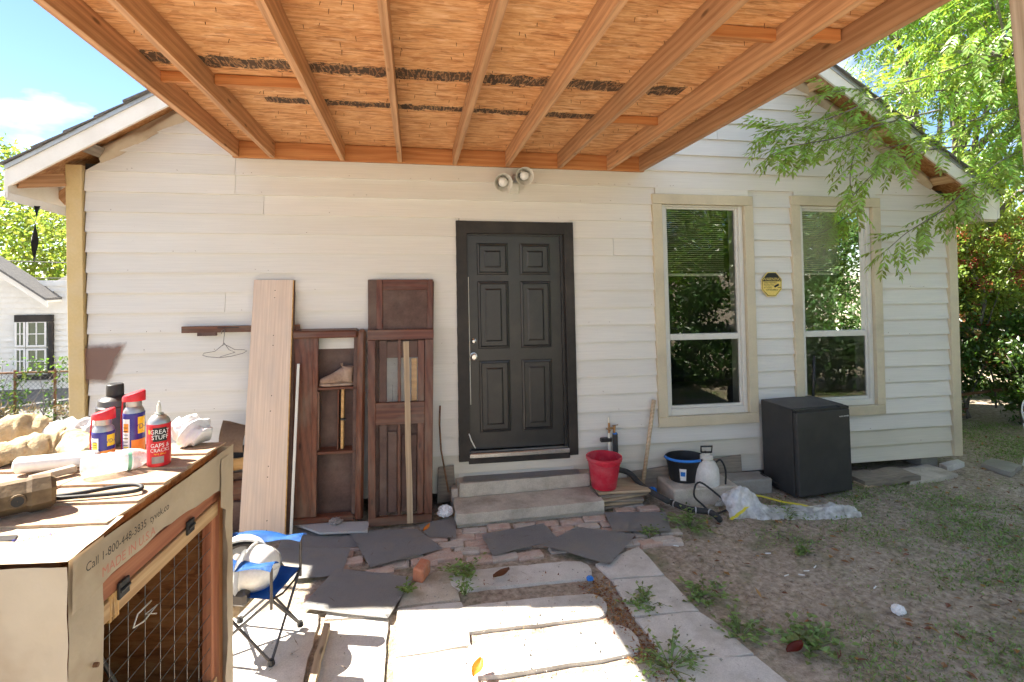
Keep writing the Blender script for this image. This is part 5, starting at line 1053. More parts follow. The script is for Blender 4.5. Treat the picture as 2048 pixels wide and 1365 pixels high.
b = B(); b.lathe([(0.0132, 0.0), (0.0175, 0.0005), (0.0178, -0.004)], frame(mid+side*0.0445, ax, side), 16, False); b.build('eye_rim', M['sledge'], sl)
# caulk tube in white film
ta, tb_ = topat(20, 952)+Vector((0,0.02,0.025)), topat(190, 935)+Vector((0,0.02,0.025))
b = B(); b.tube([ta, ta.lerp(tb_, 0.03), ta.lerp(tb_, 0.97), tb_], [0.018, 0.025, 0.025, 0.02], 16); tag(b.build('sealant_tube', M['hat'], smooth='auto'), 'white sealant tube lying behind the sledge hammer head', 'tube')
# cloth and rope
def lump(name, pts, r, mat, label, cat, seed=0, flat=0.75, n=28):
    P = smoothpath([Vector(p) for p in pts], 20); b = B(); k = len(P)
    b.tube(P, [r*(0.75+0.5*math.sin(math.pi*(i+0.5)/k))*(1+0.25*noise.noise(Vector((i*0.2, seed, 0)))) for i in range(k)], n)
    for v in b.bm.verts:
        d = (0.3-abs(noise.noise(v.co*16+Vector((seed,0,0)))))*r*0.6+(0.3-abs(noise.noise(v.co*40+Vector((seed,0,0)))))*r*0.35; v.co += Vector((0.4*d, 0.4*d, d)); v.co.z = TZ+max(0.0, (v.co.z-TZ))*flat+0.001
    return tag(b.build(name, M[mat], smooth=True), label, cat)
lump('waffle_cloth', [topat(-40, 935)+Vector((0,0,.02)), topat(60, 915)+Vector((0,0,.03)), topat(140, 903)+Vector((0,0,.025)), topat(180, 925)+Vector((0,0,.02))], 0.055, 'cloth', 'twisted tan waffle cloth at the left of the hutch top', 'cloth', 2)
lump('white_wrap_roll', [topat(60, 893)+Vector((-.02,0.06,.02)), topat(120, 888)+Vector((0,.06,.025)), topat(180, 884)+Vector((0,.05,.02))], 0.055, 'bag', 'white plastic wrap bundled behind the tan cloth', 'plastic', 4)
lump('printed_bag', [topat(345, 895)+Vector((0,0.03,.03)), topat(368, 890)+Vector((0,.03,.04)), topat(400, 892)+Vector((0,.02,.01))], 0.05, 'bag', 'crumpled printed white bag behind the red foam can', 'bag', 6, 0.9)
lump('brown_rag', [topat(-60, 900)+Vector((0,.02,.03)), topat(20, 893)+Vector((0,.03,.05)), topat(90, 885)+Vector((0,.03,.03))], 0.05, 'cloth', 'bunched pale brown rag at the far left of the hutch top', 'cloth', 17, 0.9)
tag(plank('wood_offcut', topat(60, 968)+Vector((0,0,.012)), topat(150, 944)+Vector((0,0,.012)), 0.03, 0.02, M['oldwood']), 'small grey wood offcut between sealant tube and hammer head', 'offcut')
tag(B().tube(smoothpath([topat(100, 1000)+Vector((0,0,.008)), topat(160, 992)+Vector((0,0,.008)), topat(240, 978)+Vector((0,0,.008)), topat(278, 976)+Vector((0,0,.008)), topat(280, 985)+Vector((0,0,.008)), topat(240, 992)+Vector((0,0,.008)), topat(150, 1000)+Vector((0,0,.008)), topat(95, 1003)+Vector((0,0,.008))]), 0.006, 8).build('rubber_tie', M['rubber'], smooth=True), 'loop of black rubber cord on the shingled hutch top', 'cord')

# ================================================================ camp chair with hard hats
cc = Vector((-0.90, -1.70, 0.03))
ch = T('camp_chair', 'small blue folding camp chair beside the hutch', 'chair', cc)
fdir = Vector((0.96, -0.27, 0)).normalized(); sdir = Vector((-fdir.y, fdir.x, 0))    # the chair faces right
def CP(s_, f_, z): return cc+sdir*s_+fdir*f_+Vector((0, 0, z))
hw, hd, seat = 0.16, 0.19, 0.35
feet = {'fl': CP(-hw, hd, 0), 'fr': CP(hw, hd, 0), 'bl': CP(-hw, -hd, 0), 'br': CP(hw, -hd, 0)}
seatc = {'fl': CP(-hw, hd, seat), 'fr': CP(hw, hd, seat), 'bl': CP(-hw, -hd, seat+0.02), 'br': CP(hw, -hd, seat+0.02)}
for a_, c_ in (('fl','fr'), ('fr','fl'), ('fr','br'), ('br','fr'), ('fl','bl'), ('bl','fl'), ('bl','br'), ('br','bl')):
    b = B(); b.tube([feet[a_]+Vector((0,0,0.012)), seatc[c_]], 0.008, 8); b.build('leg', M['legmetal'], ch, smooth='auto')
for k_ in feet: b = B(); b.lathe([(0.018, 0), (0.02, 0.008), (0.014, 0.03)], Matrix.Translation(feet[k_]), 10); b.build('foot', M['black'], ch)
for k_, s_ in (('fl', -1), ('fr', 1)):
    b = B(); b.tube([seatc[k_]-Vector((0,0,0.05)), seatc[k_]+Vector((0,0,0.17))], 0.008, 8); b.build('arm_post', M['legmetal'], ch)
for s_ in (-1, 1):
    b = B(); b.tube([CP(s_*hw, -hd, seat-0.02), CP(s_*(hw+0.01), -hd-0.10, 0.68)], 0.008, 8); b.build('back_post', M['legmetal'], ch)
    b = B(); b.sheet(lambda u_, v_: CP(s_*(hw+0.0)+0.045*(v_-0.5)*2*(1 if 1 else 0), hd-0.0+0.02-(2*hd+0.07)*u_, seat+0.175+0.012*math.sin(u_*9+v_*3)-0.018*math.sin(v_*math.pi)*-1), 16, 6); b.build('armrest', M['bluefab'], ch, smooth=True, thick=0.003)
b = B(); b.sheet(lambda u_, v_: CP(-hw+2*hw*u_, hd-2*hd*v_, seat+0.015*v_-0.055*math.sin(u_*math.pi)*math.sin(v_*math.pi)**0.6+0.006*noise.noise(Vector((u_*5, v_*5, 1)))), 16, 16); b.build('seat', M['bluefab'], ch, smooth=True, thick=0.003)
b = B(); b.sheet(lambda u_, v_: CP((-hw-0.005)+2*(hw+0.005)*u_, -hd-0.01-0.10*v_-0.03*math.sin(u_*math.pi), seat+0.04+0.28*v_), 12, 10); b.build('backrest', M['bluefab'], ch, smooth=True, thick=0.003)
b = B(); b.tube([CP(-hw, hd, seat), CP(-hw*0.4, hd+0.012, seat-0.02), CP(hw*0.4, hd+0.012, seat-0.02), CP(hw, hd, seat)], 0.006, 6); b.build('seat_piping', M['ink'], ch)
def hardhat(name, label, m, band):
    t = T(name, label, 'hard hat', m.translation, 'hard hats on the camp chair')
    prof = [(0.001, 0.135), (0.03, 0.134), (0.06, 0.125), (0.09, 0.105), (0.108, 0.075), (0.118, 0.035), (0.122, 0.0), (0.135, -0.004), (0.135, -0.007), (0.119, -0.004), (0.114, 0.035), (0.104, 0.073), (0.086, 0.1), (0.05, 0.122), (0.001, 0.13)]
    b = B(); b.lathe(prof, m, 30, False, 1.0, 1.22); b.build('shell', M['hat'], t, smooth=True)
    b = B(); b.sheet(lambda u_, v_: m @ Vector(((0.122+0.055*v_*math.sin(math.pi*u_)**0.6)*math.cos(math.pi*(0.15+0.7*u_)), (0.122+0.05*v_*math.sin(math.pi*u_)**0.6)*1.22*math.sin(math.pi*(0.15+0.7*u_)), -0.004-0.014*v_)), 16, 4); b.build('brim', M['hat'], t, smooth=True, thick=0.003)
    b = B(); b.tube([m @ Vector((0.035*s_, -0.13+0.26*k/10, 0.02+math.sqrt(max(0, 1-((k-5)/5.3)**2))*0.117)) for s_ in (0,) for k in range(11)], 0.006, 6); b.build('ridge', M['hat'], t, smooth=True)
    b = B(); b.lathe([(0.1, 0.0), (0.104, 0.0), (0.104, 0.028), (0.1, 0.028), (0.1, 0.0)], m, 26, False, 1.0, 1.22); b.build('headband', M['black'], t)
    if band:
        b = B(); b.tube([m @ Vector((-0.1+0.2*k/8, 0.03, 0.02+0.09*math.sin(math.pi*k/8))) for k in range(9)], 0.01, 6); b.tube([m @ Vector((0.02, -0.11+0.22*k/8, 0.02+0.09*math.sin(math.pi*k/8))) for k in range(9)], 0.01, 6); b.build('suspension_strap', M['greyfab'], t)
    return t
def hatpose(p, up, fwd): return frame(p, Vector(up).cross(Vector(fwd)), up)
# sdir points away from the lens here, -sdir towards it
hardhat('hard_hat', 'white hard hat tipped up showing its dark headband', frame(CP(0.03, -0.09, seat+0.10), fdir*0.4+Vector((0,0,1)), sdir*0.75-fdir*0.35+Vector((0,0,0.35))), True)
hardhat('hard_hat', 'white hard hat on its side at the front of the seat', frame(CP(-0.02, 0.0, seat+0.085), Vector((0,0,1))+sdir*0.3, fdir*0.8+sdir*0.25+Vector((0,0,0.5))), False)
tag(B().tube(smoothpath([CP(-0.08, -0.06, seat+0.16), CP(-0.12, -0.03, seat+0.19), CP(-0.15, -0.01, seat+0.12), CP(-0.14, -0.03, seat+0.0)]), 0.022, 8).build('webbing_strap', M['greyfab'], smooth=True), 'loop of grey webbing hung over the hard hats', 'strap')
b = B(); b.box((-0.075, -0.035, -0.04), (0.075, 0.035, 0.04), 0.018, frame(CP(-0.15, -0.02, seat+0.0), fdir, (0,0,1))); b.lathe([(0.018, 0), (0.02, 0.012), (0.014, 0.013)], frame(CP(-0.15, -0.05, seat+0.04), sdir, (0.1,-0.5,1)), 12); tag(b.build('tool_pouch', M['legmetal'], smooth='auto'), 'dark leather tool pouch in the camp chair', 'pouch')
b = B(); b.box((-0.10, -0.06, 0), (0.10, 0.06, 0.09), 0.02, frame(CP(-0.02, -0.09, 0.20), sdir, (0,0,1))); tag(b.build('wooden_block', M['lath'], smooth='auto'), 'pale wooden block wedged under the camp chair', 'block')
# ================================================================ foliage helpers
def leaflet(bm, p, d, n, L, w):       # a pointed leaf of four triangles' worth, folded along its rib
    s_ = d.cross(n)
    if s_.length < 1e-4: s_ = d.orthogonal()
    s_.normalize(); up = s_.cross(d).normalized()
    a = bm.verts.new(p); m1 = bm.verts.new(p+d*L*0.45+s_*w*0.5+up*w*0.12); m2 = bm.verts.new(p+d*L*0.45-s_*w*0.5+up*w*0.12); t = bm.verts.new(p+d*L-up*w*0.15)
    bm.faces.new((a, m1, t)); bm.faces.new((a, t, m2))
def rv(r=rnd):
    while True:
        v = Vector((r.uniform(-1,1), r.uniform(-1,1), r.uniform(-1,1)))
        if 0.05 < v.length < 1: return v.normalized()
def spray(bm, p, d, L, pairs, ll, lw, stem=None, droop=0.35):     # a compound leaf: rachis with leaflets in pairs
    side = d.cross(Vector((0,0,1)))
    if side.length < 1e-3: side = Vector((1,0,0))
    side.normalize(); q = p.copy(); pts = [q.copy()]; dd = d.copy()
    for k in range(pairs):
        dd = (dd+Vector((0,0,-droop/pairs))).normalized(); q = q+dd*(L/pairs); pts.append(q.copy()); nn = side.cross(dd)
        for s_ in (-1, 1):
            ld = (dd*0.55+side*s_*0.8+Vector((0,0,-0.25))+rv()*0.2).normalized(); f_ = math.sin(math.pi*(k+1.2)/(pairs+1.6)); leaflet(bm, q, ld, (nn+rv()*0.4), ll*(0.55+0.5*f_), lw*(0.6+0.45*f_))
    leaflet(bm, q, dd, nn, ll, lw)
    if stem is not None: stem.tube(pts, 0.0016, 3, False)
def blob_leaves(bm, c, r, n, L, w, squash=1.0):
    for i in range(n):
        v = rv()*(rnd.random()**0.45); p = Vector(c)+Vector((v.x*r[0], v.y*r[1], v.z*r[2]))
        leaflet(bm, p, (rv()+Vector((0,0,-0.2))).normalized(), rv(), L*rnd.uniform(0.6, 1.3), w*rnd.uniform(0.6, 1.3))
def limb(b, p, d, L, r, n=7, bend=0.25):
    pts = [p.copy()]; q = p.copy(); dd = d.normalized()
    for i in range(n):
        dd = (dd+rv()*bend*0.35).normalized(); q = q+dd*L/n; pts.append(q.copy())
    b.tube(pts, [r*(1-0.75*i/n) for i in range(n+1)], 7); return pts

# ---- tree over the right corner, compound leaves
tr = T('leafy_tree', 'leafy green tree overhanging the right roof slope', 'tree', (8.2, 2.4, 0))
tb = B(); trunk = limb(tb, Vector((8.2, 2.4, -0.1)), Vector((-0.05, -0.1, 1)), 3.6, 0.17, 8, 0.2); tb.build('trunk', M['bark'], tr, smooth=True)
stem = B(); lf = B(); tips = []
targets = [((6.0,-0.7,4.6),1.0),((6.9,0.2,5.9),1.2),((7.6,1.2,6.7),1.3),((8.6,1.0,5.4),1.2),((9.3,0.4,4.3),1.0),((7.2,-0.2,4.2),0.9),((6.4,-0.5,3.6),0.7),((8.6,0.0,3.5),0.9),((5.4,0.6,5.6),0.9),((9.6,2.5,6.6),1.4),((7.4,2.6,7.4),1.4),((10.4,1.0,5.6),1.3),((8.0,-1.0,5.0),1.0),((9.0,-1.0,6.4),1.2),((6.6,1.6,6.6),1.0),((7.5,-1.3,3.9),0.6),((10.2,-0.6,4.6),1.0),((7.0,0.6,5.0),0.9),((8.2,0.2,4.5),0.9),((9.4,0.6,5.2),1.0),((11.2,0.2,6.4),1.3),((8.2,2.2,5.8),1.2)]
for tgt, rad in targets:
    tgt = Vector(tgt); st = trunk[rnd.randrange(5, 9)]; bb = B(); n = 7; pts = []
    for i in range(n+1):
        f = i/n; p = st.lerp(tgt, f)+Vector((0,0,0.5*math.sin(f*math.pi)))+rv()*0.08; pts.append(p)
    bb.tube(pts, [0.055*(1-0.8*i/n) for i in range(n+1)], 6); bb.build('branch', M['bark'], tr, smooth=True)
    for i in range(int(230*rad*rad)+70):
        v = rv()*(rnd.random()**0.5)*rad; p = tgt+Vector((v.x*1.15, v.y*1.0, v.z*0.75)); d = (v.normalized()*0.7+Vector((rnd.uniform(-.3,.3), rnd.uniform(-.4,.2), -0.35))).normalized()
        spray(lf.bm, p, d, rnd.uniform(0.22, 0.36), 6, 0.085, 0.030, None, 0.6)
        if rnd.random() < 0.12: stem.tube([pts[-2], pts[-2].lerp(p, 0.6)+Vector((0,0,.04)), p], [0.006, 0.004, 0.002], 3, False)
lf.build('crown', M['leaf'], tr); stem.build('twigs', M['bark'], tr)
# hanging branches in front of the gable
def hang(name, label, path, per=4, ll=0.088, lw=0.028, dens=1.0):
    t = T(name, label, 'branch', path[-1], 'leafy branches hanging before the gable'); s_ = B(); P = smoothpath([Vector(p) for p in path], 7); s_.tube(P, [0.010*(1-0.8*i/len(P)) for i in range(len(P))], 5); st = B(); l_ = B()
    for i in range(3, len(P)):
        dirn = (P[i]-P[i-1]).normalized()
        for k in range(per if i < len(P)-1 else per+2):
            if rnd.random() > dens: continue
            sd = rv(); d = (dirn*0.8+sd*0.75+Vector((0,0,-0.12))).normalized(); spray(l_.bm, P[i]+sd*0.01, d, rnd.uniform(0.2, 0.32), 6, ll, lw, st, 0.35)
    s_.build('twig', M['bark'], t, smooth=True); tag(st.build('leaf_stalks', M['branchleaf'], t), kind='stuff'); l_.build('leaves', M['branchleaf'], t); return t
q = lambda px, py, y: W(px, py, y)
hang('leafy_branch', 'leafy branch reaching furthest left across the gable siding', [q(1900,180,-0.2), q(1780,190,-0.5), q(1690,225,-0.55), q(1610,255,-0.6), q(1545,262,-0.62)], 2)
hang('leafy_branch', 'leafy branch just under the left reaching one', [q(1880,220,-0.2), q(1760,250,-0.45), q(1680,275,-0.55), q(1600,290,-0.6), q(1560,300,-0.6)], 2)
hang('leafy_branch', 'leafy branch drooping down in front of the right window', [q(1800,230,-0.3), q(1745,250,-0.5), q(1712,300,-0.6), q(1700,360,-0.62), q(1712,410,-0.62)], 2, 0.085, 0.027, 0.42)
hang('leafy_branch', 'leafy branch in the middle below the rake board', [q(1960,290,-0.2), q(1860,300,-0.5), q(1800,320,-0.6), q(1745,350,-0.62), q(1700,400,-0.62)], 2, 0.085, 0.027, 0.3)
hang('leafy_branch', 'leafy branch tip pointing down beside the right window', [q(2040,330,-0.3), q(1950,370,-0.55), q(1880,425,-0.6), q(1815,465,-0.62), q(1775,500,-0.62)], 2, 0.088, 0.028, 0.75)
hang('leafy_branch', 'leafy branch hanging by the boxed eave end', [q(2048,300,-0.4), q(1990,330,-0.7), q(1945,380,-0.8), q(1930,420,-0.8)], 2)

hang('leafy_branch', 'leafy branch lying highest over the right rake board', [q(2048,90,0.0), q(1930,130,-0.3), q(1830,160,-0.45), q(1740,175,-0.5), q(1660,185,-0.55)], 2, 0.088, 0.028, 0.8)
hang('leafy_branch', 'leafy branch crossing the lower right rake board', [q(2048,210,-0.2), q(1960,235,-0.45), q(1890,265,-0.55), q(1820,285,-0.6), q(1760,300,-0.6)], 2, 0.088, 0.028, 0.7)
# ---- hedge and tangled shrubs right of the house
def shrub(name, label, c, r, n, mat='leaf2', L=0.06, w=0.035, stems=6, group='shrubs along the right fence', red=0):
    t = T(name, label, 'shrub', (c[0], c[1], 0), group); l_ = B(); rb = B()
    for k in range(int(n/60)):
        v = rv()*(rnd.random()**0.4); cc_ = Vector(c)+Vector((v.x*r[0], v.y*r[1], v.z*r[2])); rr = rnd.uniform(0.12, 0.28); blob_leaves(l_.bm, cc_, (rr, rr, rr*0.8), 60, L, w)
        if red and rnd.random() < red: blob_leaves(rb.bm, cc_+Vector((0,-0.1,0)), (0.12, 0.12, 0.12), 40, L*0.8, w*0.7)
    l_.build('foliage', M[mat], t)
    if red: rb.build('dead_leaves', M['leafred' if c[2] > 1.5 else 'leafdry'], t)
    for k in range(stems):
        s_ = B(); p = Vector((c[0]+rnd.uniform(-.5,.5)*r[0], c[1]+rnd.uniform(-.5,.5)*r[1]-0.1, -0.05)); limb(s_, p, Vector((rnd.uniform(-.4,.4), rnd.uniform(-.3,.1), 1)), c[2]+r[2]*0.5, 0.016, 6, 0.5); s_.build('stem', M['bark'], t, smooth=True)
    return t
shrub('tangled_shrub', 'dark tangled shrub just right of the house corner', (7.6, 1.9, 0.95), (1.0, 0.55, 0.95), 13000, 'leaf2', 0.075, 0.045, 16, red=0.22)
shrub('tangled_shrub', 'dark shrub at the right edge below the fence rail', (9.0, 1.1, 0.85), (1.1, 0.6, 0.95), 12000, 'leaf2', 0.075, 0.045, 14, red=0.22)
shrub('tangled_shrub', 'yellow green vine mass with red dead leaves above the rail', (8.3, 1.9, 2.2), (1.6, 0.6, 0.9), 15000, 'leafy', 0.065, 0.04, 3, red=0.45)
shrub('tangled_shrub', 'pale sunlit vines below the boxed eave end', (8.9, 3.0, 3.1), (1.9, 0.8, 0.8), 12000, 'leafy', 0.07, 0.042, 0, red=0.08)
fr_ = T('pipe_fence', 'rusty pipe fence rail running through the shrubs', 'fence', (7.5, 1.35, 0))
b = B(); b.tube([W(1900, 793, 1.55), Vector((13, 0.3, 1.15))], 0.022, 8); b.build('top_rail', M['rust'], fr_)
for x, y in ((8.75, 1.22), (10.9, 0.75)): b = B(); b.tube([(x, y, 0), (x, y, 1.15)], 0.025, 8); b.build('post', M['rust'], fr_)
bk = T('broken_limb', 'grey broken tree limb standing among the vines', 'limb', W(1945, 650, 0.9)); z_ = 1.7
b = B(); b.tube(smoothpath([W(1918,520,z_), W(1940,535,z_), W(1958,570,z_), W(1970,595,z_), W(1962,640,z_), W(1955,670,z_)], 4), [0.03-0.0005*i+0.008*noise.noise(Vector((i*1.3,0,0))) for i in range(21)], 8); b.build('stem', M['bark'], bk, smooth=True)
b = B(); b.tube(smoothpath([W(1918,525,z_), W(1913,560,z_), W(1905,590,z_)], 4), 0.02, 7); b.build('side_limb', M['bark'], bk, smooth=True)
b = B(); b.tube(smoothpath([W(1968,592,z_), W(2000,575,z_), W(2040,540,z_)], 4), 0.014, 7); b.build('side_limb', M['bark'], bk, smooth=True)
b = B(); b.tube([W(1905,655,z_), W(1945,662,z_-0.2), W(1955,664,z_-0.35)], [0.05, 0.05, 0.046], 10); b.build('cut_log', M['bark'], bk, smooth=True)
b = B(); d_ = (W(1955,664,z_-0.35)-W(1945,668,z_-0.2)).normalized(); p = W(1955,664,z_-0.35); b.tube([p, p+d_*0.006], 0.042, 12); b.build('cut_end', M['cut'], bk)
wc = T('wire_chair', 'white wire garden chair at the right edge', 'chair', G(2075, 930, 0)); p = W(2062, 825, -0.1)
for k, (r_, zz) in enumerate(((0.16, 0), (0.10, 0))):
    b = B(); b.tube([p+Vector((r_*math.cos(a)*0.75, 0.02*math.sin(a), r_*math.sin(a))) for a in [2*math.pi*k2/28 for k2 in range(29)]], 0.008, 6, False); b.build('back_ring', M['hat'], wc, smooth=True)
b = B(); b.tube([p+Vector((-0.12, 0, 0)), p+Vector((0.12, 0, 0))], 0.007, 6); b.build('back_bar', M['hat'], wc)
b = B(); b.lathe([(0.001, 0), (0.19, 0), (0.2, 0.012), (0.001, 0.014)], Matrix.Translation(p+Vector((0.02, -0.2, -0.22))), 24); b.build('seat', M['hat'], wc)
for s_, e_ in ((-1,-1),(1,-1),(-1,1),(1,1)): 
    a_ = p+Vector((0.02+s_*0.13, -0.2+e_*0.13, -0.22)); b = B(); b.tube([a_, Vector((a_.x+s_*0.04, a_.y+e_*0.04, 0.0))], 0.009, 6); b.build('leg', M['hat'], wc)
b = B(); b.tube([p+Vector((-0.1, 0, -0.12)), p+Vector((-0.11, -0.03, -0.22))], 0.008, 6); b.build('back_stay', M['hat'], wc); b = B(); b.tube([p+Vector((0.1, 0, -0.12)), p+Vector((0.12, -0.03, -0.22))], 0.008, 6); b.build('back_stay', M['hat'], wc)

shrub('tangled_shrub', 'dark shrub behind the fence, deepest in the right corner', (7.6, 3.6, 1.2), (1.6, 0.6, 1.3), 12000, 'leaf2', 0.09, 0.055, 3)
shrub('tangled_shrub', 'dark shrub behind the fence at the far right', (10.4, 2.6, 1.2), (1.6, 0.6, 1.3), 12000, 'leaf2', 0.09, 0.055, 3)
# ---- yard behind the camera (seen in the window panes)
for i, (x, y, h, lab) in enumerate(((7.5, -8.5, 4.6, 'broad leafy tree standing behind the yard, first from the patio'), (10.5, -7.6, 5.2, 'broad leafy tree standing behind the yard, second from the patio'), (13.6, -6.6, 5.4, 'broad leafy tree standing behind the yard, third from the patio'), (5.2, -11.5, 5.5, 'broad leafy tree furthest back behind the yard'))):
    t = T('yard_tree', lab, 'tree', (x, y, 0), 'trees behind the yard'); s_ = B(); tp = limb(s_, Vector((x, y, -0.1)), Vector((0, 0, 1)), h*0.6, 0.14, 7, 0.2); s_.build('trunk', M['bark'], t, smooth=True)
    l_ = B()
    for k in range(95):
        v = rv()*(rnd.random()**0.4); cc_ = Vector((x, y, h*0.52))+Vector((v.x*2.0, v.y*1.6, v.z*h*0.5)); blob_leaves(l_.bm, cc_, (0.45, 0.45, 0.35), 70, 0.15, 0.075)
    l_.build('crown', M['leaf' if i in (0, 3) else 'leaf2'], t)

for i, (x, y) in enumerate(((3.9, -4.9), (5.4, -4.1), (7.0, -3.3), (8.6, -2.5), (10.2, -1.7), (11.8, -0.9), (13.4, -0.1))):
    t = T('yard_hedge', ('first', 'second', 'third', 'fourth', 'fifth', 'sixth', 'seventh')[i]+' dense shrub of the hedge behind the yard, counted from the patio', 'hedge', (x, y, 0), 'hedge behind the yard'); l_ = B()
    for k in range(85):
        v = rv()*(rnd.random()**0.35); blob_leaves(l_.bm, Vector((x, y-0.4, 0.95))+Vector((v.x*1.25, v.y*0.6, v.z*1.05)), (0.3, 0.3, 0.28), 60, 0.11, 0.06)
    l_.build('foliage', M['leaf2'], t)
for i, (x, y, h) in enumerate(((16.5, -7.0, 5.4), (20.0, -4.5, 5.6), (12.0, -10.5, 5.8), (8.5, -12.0, 5.8))):
    t = T('yard_tree', ('loose crowned tree behind the hedge, furthest right', 'loose crowned tree at the right end of the hedge', 'loose crowned tree behind the middle of the hedge', 'loose crowned tree behind the near end of the hedge')[i], 'tree', (x, y, 0), 'trees behind the yard'); s_ = B(); limb(s_, Vector((x, y, -0.1)), Vector((0,0,1)), h*0.6, 0.16, 7, 0.2); s_.build('trunk', M['bark'], t, smooth=True); l_ = B()
    for k in range(110):
        v = rv()*(rnd.random()**0.4); blob_leaves(l_.bm, Vector((x, y, h*0.58))+Vector((v.x*2.4, v.y*2.0, v.z*h*0.42)), (0.6, 0.6, 0.45), 55, 0.2, 0.1)
    l_.build('crown', M['leaf2'], t)

# ---- neighbour's house, fence and tree on the left
nb = T('neighbour_house', 'white weatherboard neighbour house with a gridded window', 'house', (-8.0, 6.2, 0))
NY = 6.2
def nbox(px0, px1, py0, py1, y0, y1, name, mat, bev=0.0, parent=None):
    a = W(px0, py1, y0); c = W(px1, py0, y0); b = B(); b.box((a.x, y0, a.z), (c.x, y1, c.z), bev); return b.build(name, M[mat], parent or nb)
eL, eR = W(-160, 0, NY).x, W(138, 0, NY).x
z_ = -0.1; k = 0
while z_ < W(0, 585, NY).z+0.12:
    b = B(); b.hexa([Vector((eL, NY-0.03, z_)), Vector((eR, NY-0.03, z_)), Vector((eR, NY+0.02, z_)), Vector((eL, NY+0.02, z_)), Vector((eL, NY-0.003, z_+0.1)), Vector((eR, NY-0.003, z_+0.1)), Vector((eR, NY+0.02, z_+0.1)), Vector((eL, NY+0.02, z_+0.1))]); b.build('weatherboard', M['white'], nb); z_ += 0.1
g0 = W(-160, 300, NY); ge = W(110, 600, NY)
# gable triangle, rake and roof
pk = Vector((ge.x-4.2, NY, ge.z+3.1))
b = B(); b.add([Vector((ge.x-0.1, NY, ge.z-0.02)), Vector((pk.x*2-ge.x, NY, ge.z-0.02)), Vector((pk.x, NY, pk.z-0.1)), Vector((ge.x-0.1, NY+0.05, ge.z-0.02)), Vector((pk.x*2-ge.x, NY+0.05, ge.z-0.02)), Vector((pk.x, NY+0.05, pk.z-0.1))], [(0,1,2),(5,4,3),(0,3,4,1),(1,4,5,2),(2,5,3,0)]); b.build('gable', M['white'], nb)
def rk(name, mat, o0, o1, y0, y1):
    b = B(); A = [Vector((ge.x+0.12, 0, ge.z-0.09)), Vector((pk.x, 0, pk.z))]; b.hexa([Vector((A[0].x, y0, A[0].z+o0)), Vector((A[1].x, y0, A[1].z+o0)), Vector((A[1].x, y1, A[1].z+o0)), Vector((A[0].x, y1, A[0].z+o0)), Vector((A[0].x, y0, A[0].z+o1)), Vector((A[1].x, y0, A[1].z+o1)), Vector((A[1].x, y1, A[1].z+o1)), Vector((A[0].x, y1, A[0].z+o1))]); return b.build(name, M[mat], nb)
rk('rake_board', 'white', -0.02, 0.10, NY-0.42, NY-0.39); rk('roof_slope', 'shing', 0.10, 0.14, NY-0.46, NY+0.06); rk('soffit', 'white', 0.06, 0.095, NY-0.39, NY)
b = B(); P = [W(100, 575, NY+0.2), W(175, 605, NY+0.2)]; b.hexa([P[0], P[1]+Vector((0.3,0,0)), P[1]+Vector((0.3,2.5,0.9)), P[0]+Vector((0,2.5,0.9))]+[v+Vector((0,0,0.05)) for v in (P[0], P[1]+Vector((0.3,0,0)), P[1]+Vector((0.3,2.5,0.9)), P[0]+Vector((0,2.5,0.9)))]); b.build('rear_roof', M['shing'], nb)
nbox(124, 170, 600, 900, NY+0.25, NY+0.3, 'rear_wall', 'white')
wn_ = nbox(28, 105, 630, 645, NY-0.08, NY-0.034, 'window', 'blacktrim'); nbox(96, 105, 645, 752, NY-0.08, NY-0.034, 'casing', 'blacktrim', 0, wn_); nbox(28, 105, 750, 762, NY-0.09, NY-0.034, 'sill', 'blacktrim', 0, wn_)
for x0, x1 in ((32, 53), (55, 95)):
    for y0, y1 in ((642, 694), (697, 748)):
        a = W(x0, y1, NY-0.03); c_ = W(x1, y0, NY-0.03)
        b = B(); b.box((a.x, NY-0.048, a.z), (c_.x, NY-0.032, c_.z)); b.build('pane', plain('pale_green_pane', (0.10, 0.14, 0.09), 0.15, 0.6), wn_)
        b = B(); f_ = 0.03
        for aa in ((a.x, a.x+f_, a.z, c_.z), (c_.x-f_, c_.x, a.z, c_.z), (a.x+f_, c_.x-f_, a.z, a.z+f_), (a.x+f_, c_.x-f_, c_.z-f_, c_.z), ((a.x+c_.x)/2-0.008, (a.x+c_.x)/2+0.008, a.z+f_, c_.z-f_), (a.x+f_, (a.x+c_.x)/2-0.009, (a.z+c_.z)/2-0.008, (a.z+c_.z)/2+0.008), ((a.x+c_.x)/2+0.009, c_.x-f_, (a.z+c_.z)/2-0.008, (a.z+c_.z)/2+0.008)): b.box((aa[0], NY-0.068, aa[2]), (aa[1], NY-0.049, aa[3]))
        b.build('sash', M['hat'], wn_)
FY = 3.75
fe = T('chain_link_fence', 'low rusty chain link fence before the neighbour house', 'fence', (-6, FY, 0)); fa, fb = W(-80, 750, FY), W(160, 750, FY); fa.z = fb.z = 0.72
b = B(); b.tube([fa, fb], 0.015, 7); b.build('top_rail', M['rust'], fe)
for px in (-40, 30, 110): x = W(px, 750, FY).x; b = B(); b.tube([(x, FY, -0.05), (x, FY, 0.76)], 0.018, 7); b.build('post', M['rust'], fe)
b = B(); n = int((fb.x-fa.x)/0.06)
for i in range(-12, n+1):
    for s_ in (0, 1):
        x0 = fa.x+i*0.06; x1 = x0+0.7
        za, zb2 = (0.02, 0.72) if s_ == 0 else (0.72, 0.02); b.tube([(x0, FY+0.004*s_, za), (x1, FY+0.004*s_, zb2)], 0.0022, 3, False)
b.build('wire_mesh', M['galv'], fe)
